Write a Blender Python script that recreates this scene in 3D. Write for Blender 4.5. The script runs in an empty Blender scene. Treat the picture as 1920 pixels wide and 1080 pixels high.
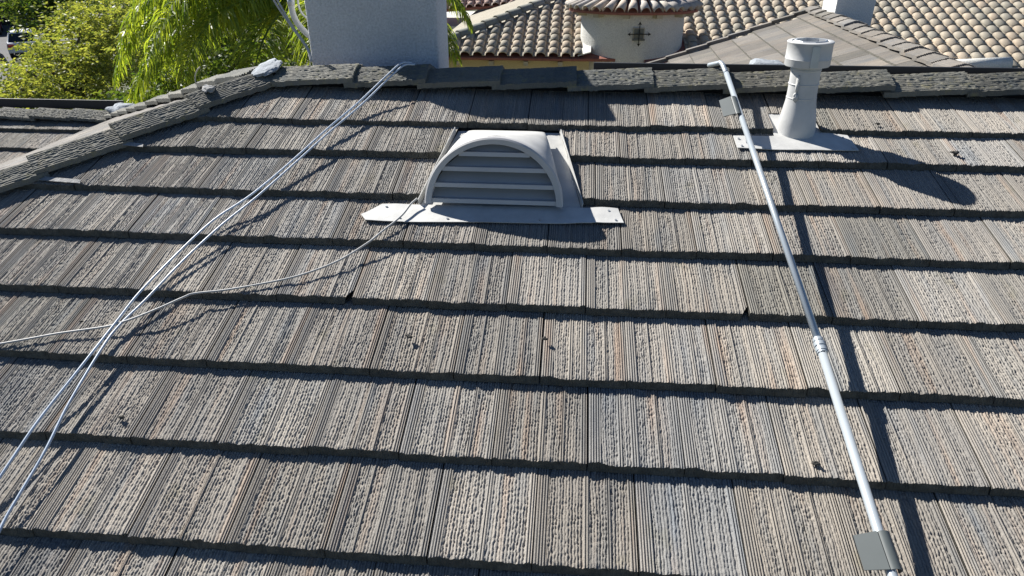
import bpy, bmesh, math, random
import numpy as np
from mathutils import Vector, Matrix

R = math.radians
SC = bpy.context.scene
COL = SC.collection
random.seed(7)

# ------------------------------------------------------------------ camera
Z0 = 6.0                                   # height of the roof frame's origin above the ground
CAM = np.array([0.1516, -2.4259, 1.3358])  # relative to the roof frame
WR = np.array([[0.9962, 0.0873, -0.0018], [0.0386, -0.4594, -0.8874], [-0.0783, 0.8839, -0.4610]])
FPX = 1300.0
cam_d = bpy.data.cameras.new('camera')
cam_d.sensor_width = 36.0
cam_d.lens = FPX / 1920 * 36
cam_d.clip_start = 0.05
cam_d.clip_end = 2000
cam = bpy.data.objects.new('camera', cam_d)
COL.objects.link(cam)
_r, _d, _f = WR
_f = _f / np.linalg.norm(_f)
_r = _r - _f * (_r @ _f); _r /= np.linalg.norm(_r)
_u = np.cross(_r, _f)
cam.matrix_world = Matrix(((_r[0], _u[0], -_f[0], CAM[0]), (_r[1], _u[1], -_f[1], CAM[1]),
                           (_r[2], _u[2], -_f[2], CAM[2] + Z0), (0, 0, 0, 1)))
SC.camera = cam

# ------------------------------------------------------------------ sky, sun, exposure
SUN = np.array([0.638, -0.447, -0.627]); SUN /= np.linalg.norm(SUN)   # direction the light travels
world = bpy.data.worlds.new('World')
SC.world = world
world.use_nodes = True
wn = world.node_tree
sky = wn.nodes.new('ShaderNodeTexSky')
sky.sky_type = 'NISHITA'
sky.sun_disc = False
sky.sun_elevation = math.asin(-SUN[2])
sky.sun_rotation = math.atan2(-SUN[0], -SUN[1])
sky.air_density = 0.8
sky.dust_density = 0.2
sky.ozone_density = 5.0
sky.altitude = 300
wn.links.new(sky.outputs[0], wn.nodes['Background'].inputs[0])
wn.nodes['Background'].inputs[1].default_value = 0.05
sun_d = bpy.data.lights.new('sun', 'SUN')
sun_d.energy = 5.0
sun_d.angle = R(0.53)
sun_d.color = (1.0, 0.965, 0.905)
sun = bpy.data.objects.new('sun', sun_d)
COL.objects.link(sun)
sun.location = (-20, 15, 30)
sun.rotation_euler = Vector(SUN).to_track_quat('-Z', 'Y').to_euler()
SC.view_settings.view_transform = 'Standard'
SC.view_settings.look = 'None'
SC.view_settings.gamma = 1
SC.view_settings.use_curve_mapping = False
SC.view_settings.exposure = 1.06

# ------------------------------------------------------------------ frames
SL = R(20)
CS, SN = math.cos(SL), math.sin(SL)
T20 = math.tan(SL)
TL = 0.335                                 # the left hip slope


def rw(u, v, n=0.0):
    """roof coordinates of the main slope (along ridge, up the slope, off the slope) to world"""
    return (u, v * CS - n * SN, v * SN + n * CS + Z0)


def ray(x, y):
    d = np.array([(x - 960) / FPX, (y - 540) / FPX, 1.0])
    d = WR.T @ d
    return d / np.linalg.norm(d)


def on_roof(x, y, n=0.0):
    d = ray(x, y)
    nn = np.array([0, -SN, CS])
    p = CAM + d * (n - nn @ CAM) / (nn @ d)
    return (p[0], p[1] * CS + p[2] * SN)


def at_Y(x, y, Y):
    d = ray(x, y)
    p = CAM + d * (Y - CAM[1]) / d[1]
    return Vector((p[0], p[1], p[2] + Z0))


def at_depth(x, y, D):
    d = ray(x, y)
    p = CAM + d * D / (d @ WR[2])
    return Vector((p[0], p[1], p[2] + Z0))


def px(p):
    c = WR @ (np.array([p[0], p[1], p[2] - Z0]) - CAM)
    return 960 + FPX * c[0] / c[2], 540 + FPX * c[1] / c[2]


# ------------------------------------------------------------------ object helpers
LOC = {}


def root(name, loc, label, cat, group=None):
    o = bpy.data.objects.new(name, None)
    o.empty_display_size = 0.2
    COL.objects.link(o)
    o.location = loc
    LOC[o] = Vector(loc)
    o['label'] = label
    o['category'] = cat
    if group:
        o['group'] = group
    return o


def put(o, parent):
    COL.objects.link(o)
    if parent is not None:
        o.parent = parent
        o.matrix_parent_inverse = Matrix.Translation(-LOC.get(parent, Vector((0, 0, 0))))
    LOC[o] = Vector((0, 0, 0))
    return o


def mesh(name, verts, faces, mat, smooth=False):
    me = bpy.data.meshes.new(name)
    me.from_pydata([tuple(v) for v in verts], [], [tuple(f) for f in faces])
    me.update()
    if smooth:
        me.polygons.foreach_set('use_smooth', [True] * len(me.polygons))
    if isinstance(mat, (list, tuple)):
        for m in mat:
            me.materials.append(m)
    elif mat:
        me.materials.append(mat)
    return me


def obj(name, verts, faces, mat, parent=None, smooth=False):
    """vertices in world coordinates"""
    return put(bpy.data.objects.new(name, mesh(name, verts, faces, mat, smooth)), parent)


def thing(name, verts, faces, mat, label, cat, group=None, smooth=False, kind=None):
    """a thing that is one mesh, origin at its base"""
    a = np.array(verts, float)
    c = Vector(((a[:, 0].min() + a[:, 0].max()) / 2, (a[:, 1].min() + a[:, 1].max()) / 2, a[:, 2].min()))
    o = bpy.data.objects.new(name, mesh(name, a - np.array(c), faces, mat, smooth))
    COL.objects.link(o)
    o.location = c
    o['label'] = label
    if kind:
        o['kind'] = kind
    if cat:
        o['category'] = cat
    if group:
        o['group'] = group
    return o


class MB:
    def __init__(s):
        s.v = []; s.f = []

    def add(s, v, f):
        k = len(s.v)
        s.v += [tuple(p) for p in v]
        s.f += [tuple(i + k for i in q) for q in f]
        return s

    def box(s, c, size, rot=None):
        x, y, z = [k / 2 for k in size]
        vs = [Vector((a * x, b * y, d * z)) for a in (-1, 1) for b in (-1, 1) for d in (-1, 1)]
        if rot is not None:
            vs = [rot @ p for p in vs]
        c = Vector(c)
        return s.add([p + c for p in vs], [(0, 1, 3, 2), (4, 6, 7, 5), (0, 4, 5, 1), (2, 3, 7, 6), (0, 2, 6, 4), (1, 5, 7, 3)])

    def tube(s, pts, r, n=8, cap=True):
        pts = [Vector(p) for p in pts]
        rr = r if isinstance(r, (list, tuple)) else [r] * len(pts)
        k0 = len(s.v)
        prev = None
        for i, p in enumerate(pts):
            t = (pts[min(i + 1, len(pts) - 1)] - pts[max(i - 1, 0)]).normalized()
            a = prev if prev is not None else (Vector((0, 0, 1)) if abs(t.z) < 0.9 else Vector((1, 0, 0)))
            a = (a - t * a.dot(t)).normalized()
            prev = a
            b = t.cross(a)
            for j in range(n):
                an = 2 * math.pi * j / n
                s.v.append(tuple(p + (a * math.cos(an) + b * math.sin(an)) * rr[i]))
        for i in range(len(pts) - 1):
            for j in range(n):
                s.f.append((k0 + i * n + j, k0 + i * n + (j + 1) % n, k0 + (i + 1) * n + (j + 1) % n, k0 + (i + 1) * n + j))
        if cap:
            s.f.append(tuple(k0 + j for j in range(n))[::-1])
            s.f.append(tuple(k0 + (len(pts) - 1) * n + j for j in range(n)))
        return s

    def lathe(s, prof, c, n=32, rot=None, closed=False):
        k0 = len(s.v)
        c = Vector(c)
        for r_, z_ in prof:
            for j in range(n):
                an = 2 * math.pi * j / n
                p = Vector((r_ * math.cos(an), r_ * math.sin(an), z_))
                if rot is not None:
                    p = rot @ p
                s.v.append(tuple(p + c))
        m = len(prof)
        for i in range(m - 1 + (1 if closed else 0)):
            for j in range(n):
                a, b = k0 + i * n, k0 + ((i + 1) % m) * n
                s.f.append((a + j, a + (j + 1) % n, b + (j + 1) % n, b + j))
        return s

    def prism(s, poly, d):
        """polygon of 3-D points pushed along vector d"""
        n = len(poly)
        d = Vector(d)
        vs = [Vector(p) for p in poly] + [Vector(p) + d for p in poly]
        fs = [tuple(range(n))[::-1], tuple(range(n, 2 * n))] + [(i, (i + 1) % n, n + (i + 1) % n, n + i) for i in range(n)]
        return s.add(vs, fs)

    def obj(s, name, mat, parent=None, smooth=False):
        return obj(name, s.v, s.f, mat, parent, smooth)

    def thing(s, name, mat, label, cat, group=None, smooth=False):
        return thing(name, s.v, s.f, mat, label, cat, group, smooth)


def bevel(o, w, seg=2):
    m = o.modifiers.new('bevel', 'BEVEL')
    m.width = w
    m.segments = seg
    m.limit_method = 'ANGLE'
    return o


def autosmooth(o, ang=40):
    me = o.data
    bm = bmesh.new(); bm.from_mesh(me)
    for f in bm.faces:
        f.smooth = True
    for e in bm.edges:
        if len(e.link_faces) == 2 and e.calc_face_angle(0) > R(ang):
            e.smooth = False
    bm.to_mesh(me); bm.free()
    return o


def spline(pts, n=8):
    P = [Vector(p) for p in pts]
    P = [P[0] * 2 - P[1]] + P + [P[-1] * 2 - P[-2]]
    out = []
    for i in range(1, len(P) - 2):
        for k in range(n):
            t = k / n
            out.append(0.5 * ((2 * P[i]) + (P[i + 1] - P[i - 1]) * t + (2 * P[i - 1] - 5 * P[i] + 4 * P[i + 1] - P[i + 2]) * t * t
                              + (3 * P[i] - P[i - 1] - 3 * P[i + 1] + P[i + 2]) * t ** 3))
    out.append(P[-2])
    return out


# ------------------------------------------------------------------ materials
def new_mat(name):
    m = bpy.data.materials.new(name)
    m.use_nodes = True
    return m, m.node_tree.nodes, m.node_tree.links, m.node_tree.nodes['Principled BSDF']


def nd(N, kind, **kw):
    n = N.new(kind)
    for k, v in kw.items():
        setattr(n, k, v)
    return n


def mathn(N, L, op, a, b=None, clamp=False):
    n = N.new('ShaderNodeMath')
    n.operation = op
    n.use_clamp = clamp
    for i, x in enumerate((a, b)):
        if x is None:
            continue
        if hasattr(x, 'links'):
            L.new(x, n.inputs[i])
        else:
            n.inputs[i].default_value = x
    return n.outputs[0]


def mixc(N, L, f, a, b, blend='MIX'):
    n = N.new('ShaderNodeMix')
    n.data_type = 'RGBA'
    n.blend_type = blend
    for s, x in ((0, f), (6, a), (7, b)):
        if hasattr(x, 'links'):
            L.new(x, n.inputs[s])
        elif s == 0:
            n.inputs[0].default_value = x
        else:
            n.inputs[s].default_value = (*x, 1) if len(x) == 3 else x
    return n.outputs[2]


def noise(N, L, vec, scale, detail=2, rough=0.5, dist=0.0):
    n = N.new('ShaderNodeTexNoise')
    n.inputs['Scale'].default_value = scale
    n.inputs['Detail'].default_value = detail
    n.inputs['Roughness'].default_value = rough
    n.inputs['Distortion'].default_value = dist
    if vec is not None:
        L.new(vec, n.inputs['Vector'])
    return n.outputs[0]


def ramp(N, L, fac, stops, interp='LINEAR'):
    n = N.new('ShaderNodeValToRGB')
    n.color_ramp.interpolation = interp
    e = n.color_ramp.elements
    while len(e) < len(stops):
        e.new(0.5)
    for k, (p, c) in enumerate(stops):
        e[k].position = p
        e[k].color = (*c, 1) if len(c) == 3 else c
    L.new(fac, n.inputs[0])
    return n.outputs[0]


def bump(N, L, B, h, dist, strength=1.0):
    n = N.new('ShaderNodeBump')
    n.inputs['Distance'].default_value = dist
    n.inputs['Strength'].default_value = strength
    L.new(h, n.inputs['Height'])
    L.new(n.outputs[0], B.inputs['Normal'])


def plain(name, col, rough=0.6, metal=0.0, var=0.15, scale=6.0, bump_d=0.0, bump_s=60.0, spec=0.5):
    """a painted or bare surface with slight uneven colour and fine relief"""
    m, N, L, B = new_mat(name)
    tc = N.new('ShaderNodeTexCoord')
    n1 = noise(N, L, tc.outputs['Object'], scale, 4, 0.6)
    lo = tuple(c * (1 - var) for c in col)
    hi = tuple(min(1, c * (1 + var)) for c in col)
    L.new(ramp(N, L, n1, [(0.3, lo), (0.7, hi)]), B.inputs['Base Color'])
    B.inputs['Roughness'].default_value = rough
    B.inputs['Metallic'].default_value = metal
    B.inputs['Specular IOR Level'].default_value = spec
    if bump_d:
        bump(N, L, B, noise(N, L, tc.outputs['Object'], bump_s, 3, 0.6), bump_d)
    return m


def shake_mat(name, dark=1.0, warm=1.0, tint=(1, 1, 1), lichen=False):
    """weathered concrete shake: streaks of colour that run down the tile, a tint of its own for each tile"""
    m, N, L, B = new_mat(name)
    tc = N.new('ShaderNodeTexCoord')
    oi = N.new('ShaderNodeObjectInfo')
    sep = N.new('ShaderNodeSeparateXYZ')
    L.new(tc.outputs['Object'], sep.inputs[0])
    rnd = oi.outputs['Random']

    def vec(sx, sy, k):
        c = N.new('ShaderNodeCombineXYZ')
        L.new(mathn(N, L, 'ADD', mathn(N, L, 'MULTIPLY', sep.outputs[0], sx), mathn(N, L, 'MULTIPLY', rnd, 91.7 * k)), c.inputs[0])
        L.new(mathn(N, L, 'MULTIPLY', sep.outputs[1], sy), c.inputs[1])
        L.new(mathn(N, L, 'MULTIPLY', rnd, 37.3 * k), c.inputs[2])
        return c.outputs[0]
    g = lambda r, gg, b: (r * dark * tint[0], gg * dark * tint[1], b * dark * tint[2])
    s1 = noise(N, L, vec(13, 1.6, 1.0), 1.0, 2.5, 0.55)
    col = ramp(N, L, s1, [(0.28, g(.188, .186, .180)), (0.45, g(.234, .220, .200)), (0.6, g(.262, .240, .212)), (0.75, g(.222, .213, .200))])
    s2 = noise(N, L, vec(15, .9, 2.3), 1.0, 2, 0.6)
    f2 = ramp(N, L, s2, [(0.56, (0, 0, 0)), (0.74, (1, 1, 1))])
    col = mixc(N, L, mathn(N, L, 'MULTIPLY', f2, 0.55 * warm), col, g(.30, .20, .135))
    s3 = noise(N, L, vec(15, 1.8, 3.1), 1.0, 2, 0.6)
    f3 = ramp(N, L, s3, [(0.57, (0, 0, 0)), (0.76, (1, 1, 1))])
    col = mixc(N, L, mathn(N, L, 'MULTIPLY', f3, 0.6), col, g(.16, .178, .195))
    s4 = noise(N, L, vec(9, 5, 4.7), 1.0, 3, 0.6)
    f4 = ramp(N, L, s4, [(0.62, (0, 0, 0)), (0.78, (1, 1, 1))])
    col = mixc(N, L, mathn(N, L, 'MULTIPLY', f4, 0.5), col, g(.15, .137, .085))
    sp = noise(N, L, tc.outputs['Object'], 190, 3, 0.7)
    col = mixc(N, L, 1.0, col, ramp(N, L, sp, [(0.25, (.66, .66, .66)), (0.5, (1, 1, 1)), (0.78, (1.25, 1.25, 1.25))]), 'MULTIPLY')
    tv = mathn(N, L, 'ADD', mathn(N, L, 'MULTIPLY', rnd, 0.38), 0.80)
    cc = N.new('ShaderNodeCombineXYZ')
    for i in range(3):
        L.new(tv, cc.inputs[i])
    col = mixc(N, L, 1.0, col, cc.outputs[0], 'MULTIPLY')
    r2 = mathn(N, L, 'FRACT', mathn(N, L, 'MULTIPLY', rnd, 17.31))
    col = mixc(N, L, 1.0, col, ramp(N, L, r2, [(0.0, (.78, .78, .73)), (0.10, (.96, .955, .93)), (0.5, (1.02, 1.0, .97)), (0.8, (1.07, 1.03, .97)), (1.0, (.95, .98, 1.01))]), 'MULTIPLY')
    geo = N.new('ShaderNodeNewGeometry')
    w1 = noise(N, L, geo.outputs['Position'], 1.7, 4, 0.6)
    col = mixc(N, L, 1.0, col, ramp(N, L, w1, [(0.32, (.82, .83, .84)), (0.68, (1.13, 1.11, 1.07))]), 'MULTIPLY')
    if lichen:
        w2 = noise(N, L, geo.outputs['Position'], 26, 4, 0.7)
        f = ramp(N, L, w2, [(0.56, (0, 0, 0)), (0.66, (1, 1, 1))])
        col = mixc(N, L, mathn(N, L, 'MULTIPLY', f, 0.5), col, (.21, .19, .09))
    L.new(col, B.inputs['Base Color'])
    B.inputs['Roughness'].default_value = 0.8
    B.inputs['Specular IOR Level'].default_value = 0.35
    bump(N, L, B, noise(N, L, tc.outputs['Object'], 260, 4, 0.7), 0.0025, 0.8)
    return m


def stucco(name, col, var=0.1, grain=150, depth=0.004):
    m, N, L, B = new_mat(name)
    tc = N.new('ShaderNodeTexCoord')
    a = noise(N, L, tc.outputs['Object'], 1.6, 5, 0.65)
    b = noise(N, L, tc.outputs['Object'], grain, 3, 0.7)
    c = ramp(N, L, a, [(0.3, tuple(x * (1 - var) for x in col)), (0.7, tuple(x * (1 + var * .7) for x in col))])
    c = mixc(N, L, 1.0, c, ramp(N, L, b, [(0.3, (.74, .74, .74)), (0.65, (1.08, 1.08, 1.08))]), 'MULTIPLY')
    L.new(c, B.inputs['Base Color'])
    B.inputs['Roughness'].default_value = 0.92
    B.inputs['Specular IOR Level'].default_value = 0.2
    bump(N, L, B, b, depth)
    return m


def barrel_mat(name, a, b, c):
    m, N, L, B = new_mat(name)
    tc = N.new('ShaderNodeTexCoord')
    oi = N.new('ShaderNodeObjectInfo')
    base = ramp(N, L, oi.outputs['Random'], [(0.0, a), (0.5, b), (1.0, c)])
    n1 = noise(N, L, tc.outputs['Object'], 14, 4, 0.65)
    base = mixc(N, L, 1.0, base, ramp(N, L, n1, [(0.3, (.8, .8, .79)), (0.7, (1.14, 1.12, 1.09))]), 'MULTIPLY')
    geo = N.new('ShaderNodeNewGeometry')
    n2 = noise(N, L, geo.outputs['Position'], 0.9, 4, 0.6)
    base = mixc(N, L, 1.0, base, ramp(N, L, n2, [(0.3, (.86, .86, .86)), (0.7, (1.1, 1.1, 1.1))]), 'MULTIPLY')
    L.new(base, B.inputs['Base Color'])
    B.inputs['Roughness'].default_value = 0.85
    bump(N, L, B, noise(N, L, tc.outputs['Object'], 90, 3, 0.6), 0.004)
    return m


def leaf_mat(name, a, b, trans=0.5, gloss=0.35):
    m, N, L, B = new_mat(name)
    geo = N.new('ShaderNodeNewGeometry')
    n1 = noise(N, L, geo.outputs['Position'], 2.3, 3, 0.6)
    n2 = geo.outputs['Random Per Island']
    f = mathn(N, L, 'ADD', mathn(N, L, 'MULTIPLY', n1, 0.55), mathn(N, L, 'MULTIPLY', n2, 0.45))
    c = ramp(N, L, f, [(0.3, a), (0.7, b)])
    L.new(c, B.inputs['Base Color'])
    B.inputs['Roughness'].default_value = gloss
    tr = N.new('ShaderNodeBsdfTranslucent')
    tcol = mixc(N, L, 1.0, c, (1.6, 1.5, 0.7), 'MULTIPLY')
    L.new(tcol, tr.inputs[0])
    mx = N.new('ShaderNodeMixShader')
    mx.inputs[0].default_value = trans
    L.new(B.outputs[0], mx.inputs[1])
    L.new(tr.outputs[0], mx.inputs[2])
    L.new(mx.outputs[0], N['Material Output'].inputs[0])
    return m


M = {}
M['shake'] = shake_mat('concrete_shake', 1.03, 1.0, (.985, 1.0, 1.03))
M['cap'] = shake_mat('concrete_ridge', 0.60, 0.2, (.93, 1.0, 1.0), lichen=True)
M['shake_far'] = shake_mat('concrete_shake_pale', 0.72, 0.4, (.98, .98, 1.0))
M['butt'] = plain('dark_butt', (.075, .071, .058), .95, var=.35, scale=40, bump_d=.004, bump_s=90)  # darker, mottled colour for the butt, sides and underside of each tile
M['felt'] = plain('roof_felt', (.035, .034, .034), .95)
M['black'] = plain('black_flashing', (.012, .012, .014), .6)
M['mortar'] = plain('mortar', (.27, .295, .32), .95, var=.25, scale=18, bump_d=.01, bump_s=40)
M['mortar_grey'] = plain('mortar_grey', (.26, .26, .255), .95, var=.3, scale=18, bump_d=.01, bump_s=40)
M['stucco'] = stucco('grey_stucco', (.62, .63, .64), .12, 75, .012)
M['white_paint'] = plain('white_paint_metal', (.47, .468, .45), .6, var=.14, scale=9, bump_d=.0015, bump_s=14)
M['vent_grey'] = plain('vent_paint', (.45, .44, .43), .5, var=.05, scale=5)
M['pipe_paint'] = plain('pipe_paint', (.47, .47, .46), .55, var=.08, scale=9, bump_d=.002, bump_s=12)
M['zinc'] = plain('galvanised', (.42, .44, .46), .45, .6, var=.12, scale=12)
M['dark'] = plain('dark_void', (.02, .02, .022), .9)
M['pole'] = plain('pole_enamel', (.38, .42, .45), .30, .25, var=.04, scale=4)
M['clip'] = plain('clip_plastic', (.08, .092, .092), .5, var=.08, scale=8)
M['cable'] = plain('cable_jacket', (.38, .45, .54), .4, var=.08, scale=9)
M['wire'] = plain('wire_jacket', (.36, .36, .35), .5, var=.12, scale=9)
M['conduit'] = plain('conduit_paint', (.50, .50, .48), .5, var=.08)
M['barrel'] = barrel_mat('barrel_tile', (.50, .41, .31), (.43, .375, .295), (.36, .335, .275))
M['barrel_dark'] = barrel_mat('barrel_cap', (.30, .30, .255), (.26, .265, .23), (.22, .23, .205))
M['barrel_pink'] = barrel_mat('barrel_pink', (.42, .30, .25), (.36, .25, .21), (.45, .37, .31))
M['barrel_mixed'] = barrel_mat('barrel_mixed', (.55, .50, .42), (.36, .34, .33), (.50, .42, .34))
M['tan_slope'] = stucco('tan_roof', (.36, .33, .265), .12, 25, .02)
M['terracotta'] = plain('terracotta', (.26, .10, .07), .85, var=.2, scale=10)
M['cream'] = stucco('cream_stucco', (.66, .65, .60), .06, 50, .012)
M['yellow'] = stucco('yellow_stucco', (.56, .49, .30), .07, 60, .008)
M['white_wall'] = stucco('white_stucco', (.66, .66, .64), .06, 60, .008)
M['iron'] = plain('wrought_iron', (.015, .014, .013), .5, .6)
M['glass_green'] = plain('dull_pane', (.14, .15, .13), .25)
M['wood'] = plain('painted_wood', (.40, .36, .27), .7)
M['debris'] = plain('moss', (.055, .052, .045), .95, var=.5, scale=60, bump_d=.01, bump_s=80)
M['twig'] = plain('dry_twig', (.46, .42, .33), .8)
M['grass'] = plain('yard', (.085, .09, .045), .95, var=.45, scale=.35, bump_d=.05, bump_s=5)
M['asphalt'] = plain('asphalt', (.055, .056, .06), .9, var=.2, scale=.8, bump_d=.01, bump_s=40)
M['kerb'] = plain('concrete_kerb', (.32, .31, .29), .9)
M['bark'] = plain('bark', (.10, .08, .06), .9, var=.3, scale=10, bump_d=.02, bump_s=14)
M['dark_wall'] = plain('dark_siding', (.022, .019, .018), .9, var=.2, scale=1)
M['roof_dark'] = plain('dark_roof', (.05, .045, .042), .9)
M['car_white'] = plain('car_white', (.72, .73, .74), .25, var=.02)
M['car_red'] = plain('car_red', (.35, .02, .02), .25, var=.02)
M['car_silver'] = plain('car_silver', (.42, .47, .48), .25, .4, var=.02)
M['car_glass'] = plain('car_glass', (.012, .014, .018), .08, var=.02)
M['tyre'] = plain('tyre', (.02, .02, .02), .85)
M['rim'] = plain('rim', (.4, .4, .42), .35, .8)
M['tail'] = plain('tail_lens', (.45, .015, .012), .2)
M['leaf_palm'] = leaf_mat('palm_leaf', (.11, .19, .024), (.29, .35, .05), .55, .42)
M['leaf_yellow'] = leaf_mat('feathery_leaf', (.13, .18, .045), (.31, .33, .09), .5, .55)
M['leaf_green'] = leaf_mat('green_leaf', (.045, .095, .018), (.13, .17, .035), .45, .5)
M['leaf_dark'] = leaf_mat('dark_leaf', (.04, .075, .022), (.10, .135, .04), .4, .5)


# ------------------------------------------------------------------ shake tile shapes
W_T = 0.318
E_T = 0.343
TH = 0.035


def vnoise(x, y, seed):
    """smooth value noise on arrays"""
    rs = np.random.RandomState(seed)
    tab = rs.rand(64, 64)
    xi = np.floor(x).astype(int); yi = np.floor(y).astype(int)
    fx = x - xi; fy = y - yi
    fx = fx * fx * (3 - 2 * fx); fy = fy * fy * (3 - 2 * fy)
    a = tab[xi % 64, yi % 64]; b = tab[(xi + 1) % 64, yi % 64]
    c = tab[xi % 64, (yi + 1) % 64]; d = tab[(xi + 1) % 64, (yi + 1) % 64]
    return (a * (1 - fx) + b * fx) * (1 - fy) + (c * (1 - fx) + d * fx) * fy


def relief(u, v, seed, w=W_T, rough=1.0):
    """height field of a shake tile, between about -6 mm and 0"""
    rs = random.Random(seed)
    zones = [(0.0, 0.040 + rs.uniform(-.006, .008)), (0.158 + rs.uniform(-.012, .012), 0.172), (w - 0.020, w)]
    if rs.random() < 0.55:
        k = rs.uniform(.215, .255)
        zones.append((k, k + .009))
    if rs.random() < 0.35:
        k = rs.uniform(.07, .12)
        zones.append((k, k + .009))
    rib = np.zeros_like(u)
    for a, b in zones:
        b = max(b, a + .009)
        rib = np.maximum(rib, ((u >= a - .001) & (u <= b + .001)).astype(float))
    per = 0.0088
    ph = (u / per) % 1.0
    groove = np.exp(-((ph - 0.5) / 0.17) ** 2)
    h_rib = -0.0065 * groove + 0.0005 * (vnoise(u * 90, v * 30, seed + 5) - .5)
    warp = 0.006 * (vnoise(u * 22, v * 7, seed + 1) - .5) + .0042 * (vnoise(u * 70, v * 105, seed + 6) - .5)
    p2 = rs.uniform(.0088, .0108)
    ph2 = ((u + warp) / p2) % 1.0
    gw = .14 + .10 * vnoise(u * 60, v * 40, seed + 14)
    gr = np.exp(-((ph2 - .5) / gw) ** 2) * np.clip(.45 + 1.1 * vnoise(u * 75, v * 12, seed + 15), 0, 1)
    wide = .5 + .5 * np.cos(2 * np.pi * (u + 1.6 * warp) / rs.uniform(.024, .031) + rs.uniform(0, 6))
    bead = vnoise(u * 110, v * 165, seed + 2)
    pit = np.clip((vnoise(u * 125 + 2 * vnoise(u * 40, v * 60, seed + 9), v * 150, seed + 7) - .68) / .12, 0, 1)
    calm = np.clip((vnoise(u * 22, v * 3, seed + 12) - .48) / .2, 0, 1)
    band = vnoise(u * 34, v * 2.0, seed + 16)
    h_rough = -.84 * rough * (.0058 * gr * (1 - .2 * calm) + .0026 * (1 - bead) * (1 - .6 * calm) + .0034 * pit * (1 - .7 * calm) + .0020 * band + .0024 * (1 - wide))
    edge = np.clip(1 - np.minimum(u, w - u) / .003, 0, 1)
    return np.where(rib > 0, h_rib, h_rough) - 0.004 * edge - .0015


def shake_mesh(name, seed, nx, ny, mat, length=0.385, w=W_T, t=TH, rough=1.0, stripe=0):
    """a tile: x across, y up the slope from its butt, top at about z = 0 at the butt and sinking up the slope"""
    gap = 0.0018
    xs = np.linspace(gap, w - gap, nx)
    yy = np.concatenate([np.linspace(0, E_T + .012, ny), [length]])
    U, V = np.meshgrid(xs, yy)
    H = relief(U, V, seed, w, rough)
    if stripe:
        H = -.006 * np.exp(-((((U + .006 * (vnoise(U * 20, V * 3, seed) - .5)) / stripe % 1) - .5) / .2) ** 2) - .002 * vnoise(U * 60, V * 9, seed + 4)
    but = (vnoise(xs * 26, xs * 0 + .5, seed + 21) - .5) * .011 + (vnoise(xs * 110, xs * 0 + .5, seed + 22) - .5) * .006
    fall = np.clip(1 - V / .03, 0, 1)
    Y = V + but[None, :] * fall
    lipdrop = np.exp(-V / .006) * .003 * vnoise(U * 90, V * 0, seed + 23)
    Z = H - (t + .001) * V / E_T - lipdrop
    n0, n1 = U.shape
    verts = np.stack([U, Y, Z], -1).reshape(-1, 3)
    idx = np.arange(n0 * n1).reshape(n0, n1)
    faces = np.stack([idx[:-1, :-1], idx[:-1, 1:], idx[1:, 1:], idx[1:, :-1]], -1).reshape(-1, 4).tolist()
    ntop = len(faces)
    # butt face, sides, back with their own vertices so that the arris stays crisp
    k = len(verts)
    top = verts[idx[0]]
    bot = top.copy(); bot[:, 2] = -t; bot[:, 1] = -.013 + (vnoise(xs * 25, xs * 0 + 7.5, seed + 33) - .5) * .005
    mid = (top * .5 + bot * .5); mid[:, 1] += (vnoise(xs * 70, xs * 0 + 3.5, seed + 31) - .5) * .007
    v2 = np.concatenate([top, mid, bot])
    for i in range(n1 - 1):
        faces.append([k + i, k + n1 + i, k + n1 + i + 1, k + i + 1])
        faces.append([k + n1 + i, k + 2 * n1 + i, k + 2 * n1 + i + 1, k + n1 + i + 1])
    k2 = k + len(v2)
    v3 = []
    for col in (0, n1 - 1):
        a = verts[idx[0, col]]; b = verts[idx[-1, col]]
        v3 += [a, b, [b[0], b[1], b[2] - t], [a[0], -.013, -t]]
    faces += [[k2 + 0, k2 + 1, k2 + 2, k2 + 3], [k2 + 7, k2 + 6, k2 + 5, k2 + 4], [k2 + 3, k2 + 2, k2 + 6, k2 + 7],
              [k2 + 1, k2 + 5, k2 + 6, k2 + 2]]
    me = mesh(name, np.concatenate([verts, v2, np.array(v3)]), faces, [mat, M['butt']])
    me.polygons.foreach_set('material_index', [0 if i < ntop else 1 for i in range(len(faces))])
    sm = [i < ntop for i in range(len(faces))]
    me.polygons.foreach_set('use_smooth', sm)
    return me


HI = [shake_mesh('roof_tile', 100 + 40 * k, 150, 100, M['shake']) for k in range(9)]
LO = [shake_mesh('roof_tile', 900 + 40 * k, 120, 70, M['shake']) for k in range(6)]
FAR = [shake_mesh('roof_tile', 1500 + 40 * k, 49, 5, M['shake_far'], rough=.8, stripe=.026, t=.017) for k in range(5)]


def tile_at(me, mtx, parent, clip=None):
    """link one tile; clip = list of (point, normal) in world space, the side the normal points to is cut away"""
    if clip:
        bm = bmesh.new()
        bm.from_mesh(me)
        inv = mtx.inverted()
        for co, no in clip:
            c = inv @ Vector(co)
            nn = (inv.to_3x3() @ Vector(no)).normalized()
            r_ = bmesh.ops.bisect_plane(bm, geom=bm.verts[:] + bm.edges[:] + bm.faces[:], plane_co=c, plane_no=nn, clear_outer=True)
            ed = [e for e in r_['geom_cut'] if isinstance(e, bmesh.types.BMEdge)]
            if ed:
                try:
                    bmesh.ops.edgeloop_fill(bm, edges=ed)
                except Exception:
                    pass
        if not bm.faces:
            bm.free()
            return None
        m2 = bpy.data.meshes.new('roof_tile')
        bm.to_mesh(m2); bm.free()
        for m in me.materials:
            m2.materials.append(m)
        me = m2
    o = bpy.data.objects.new('roof_tile', me)
    put(o, parent)
    o.matrix_world = mtx
    o.matrix_basis = (Matrix.Translation(LOC.get(parent.parent, Vector()) * 0)) @ mtx
    return o


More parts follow.
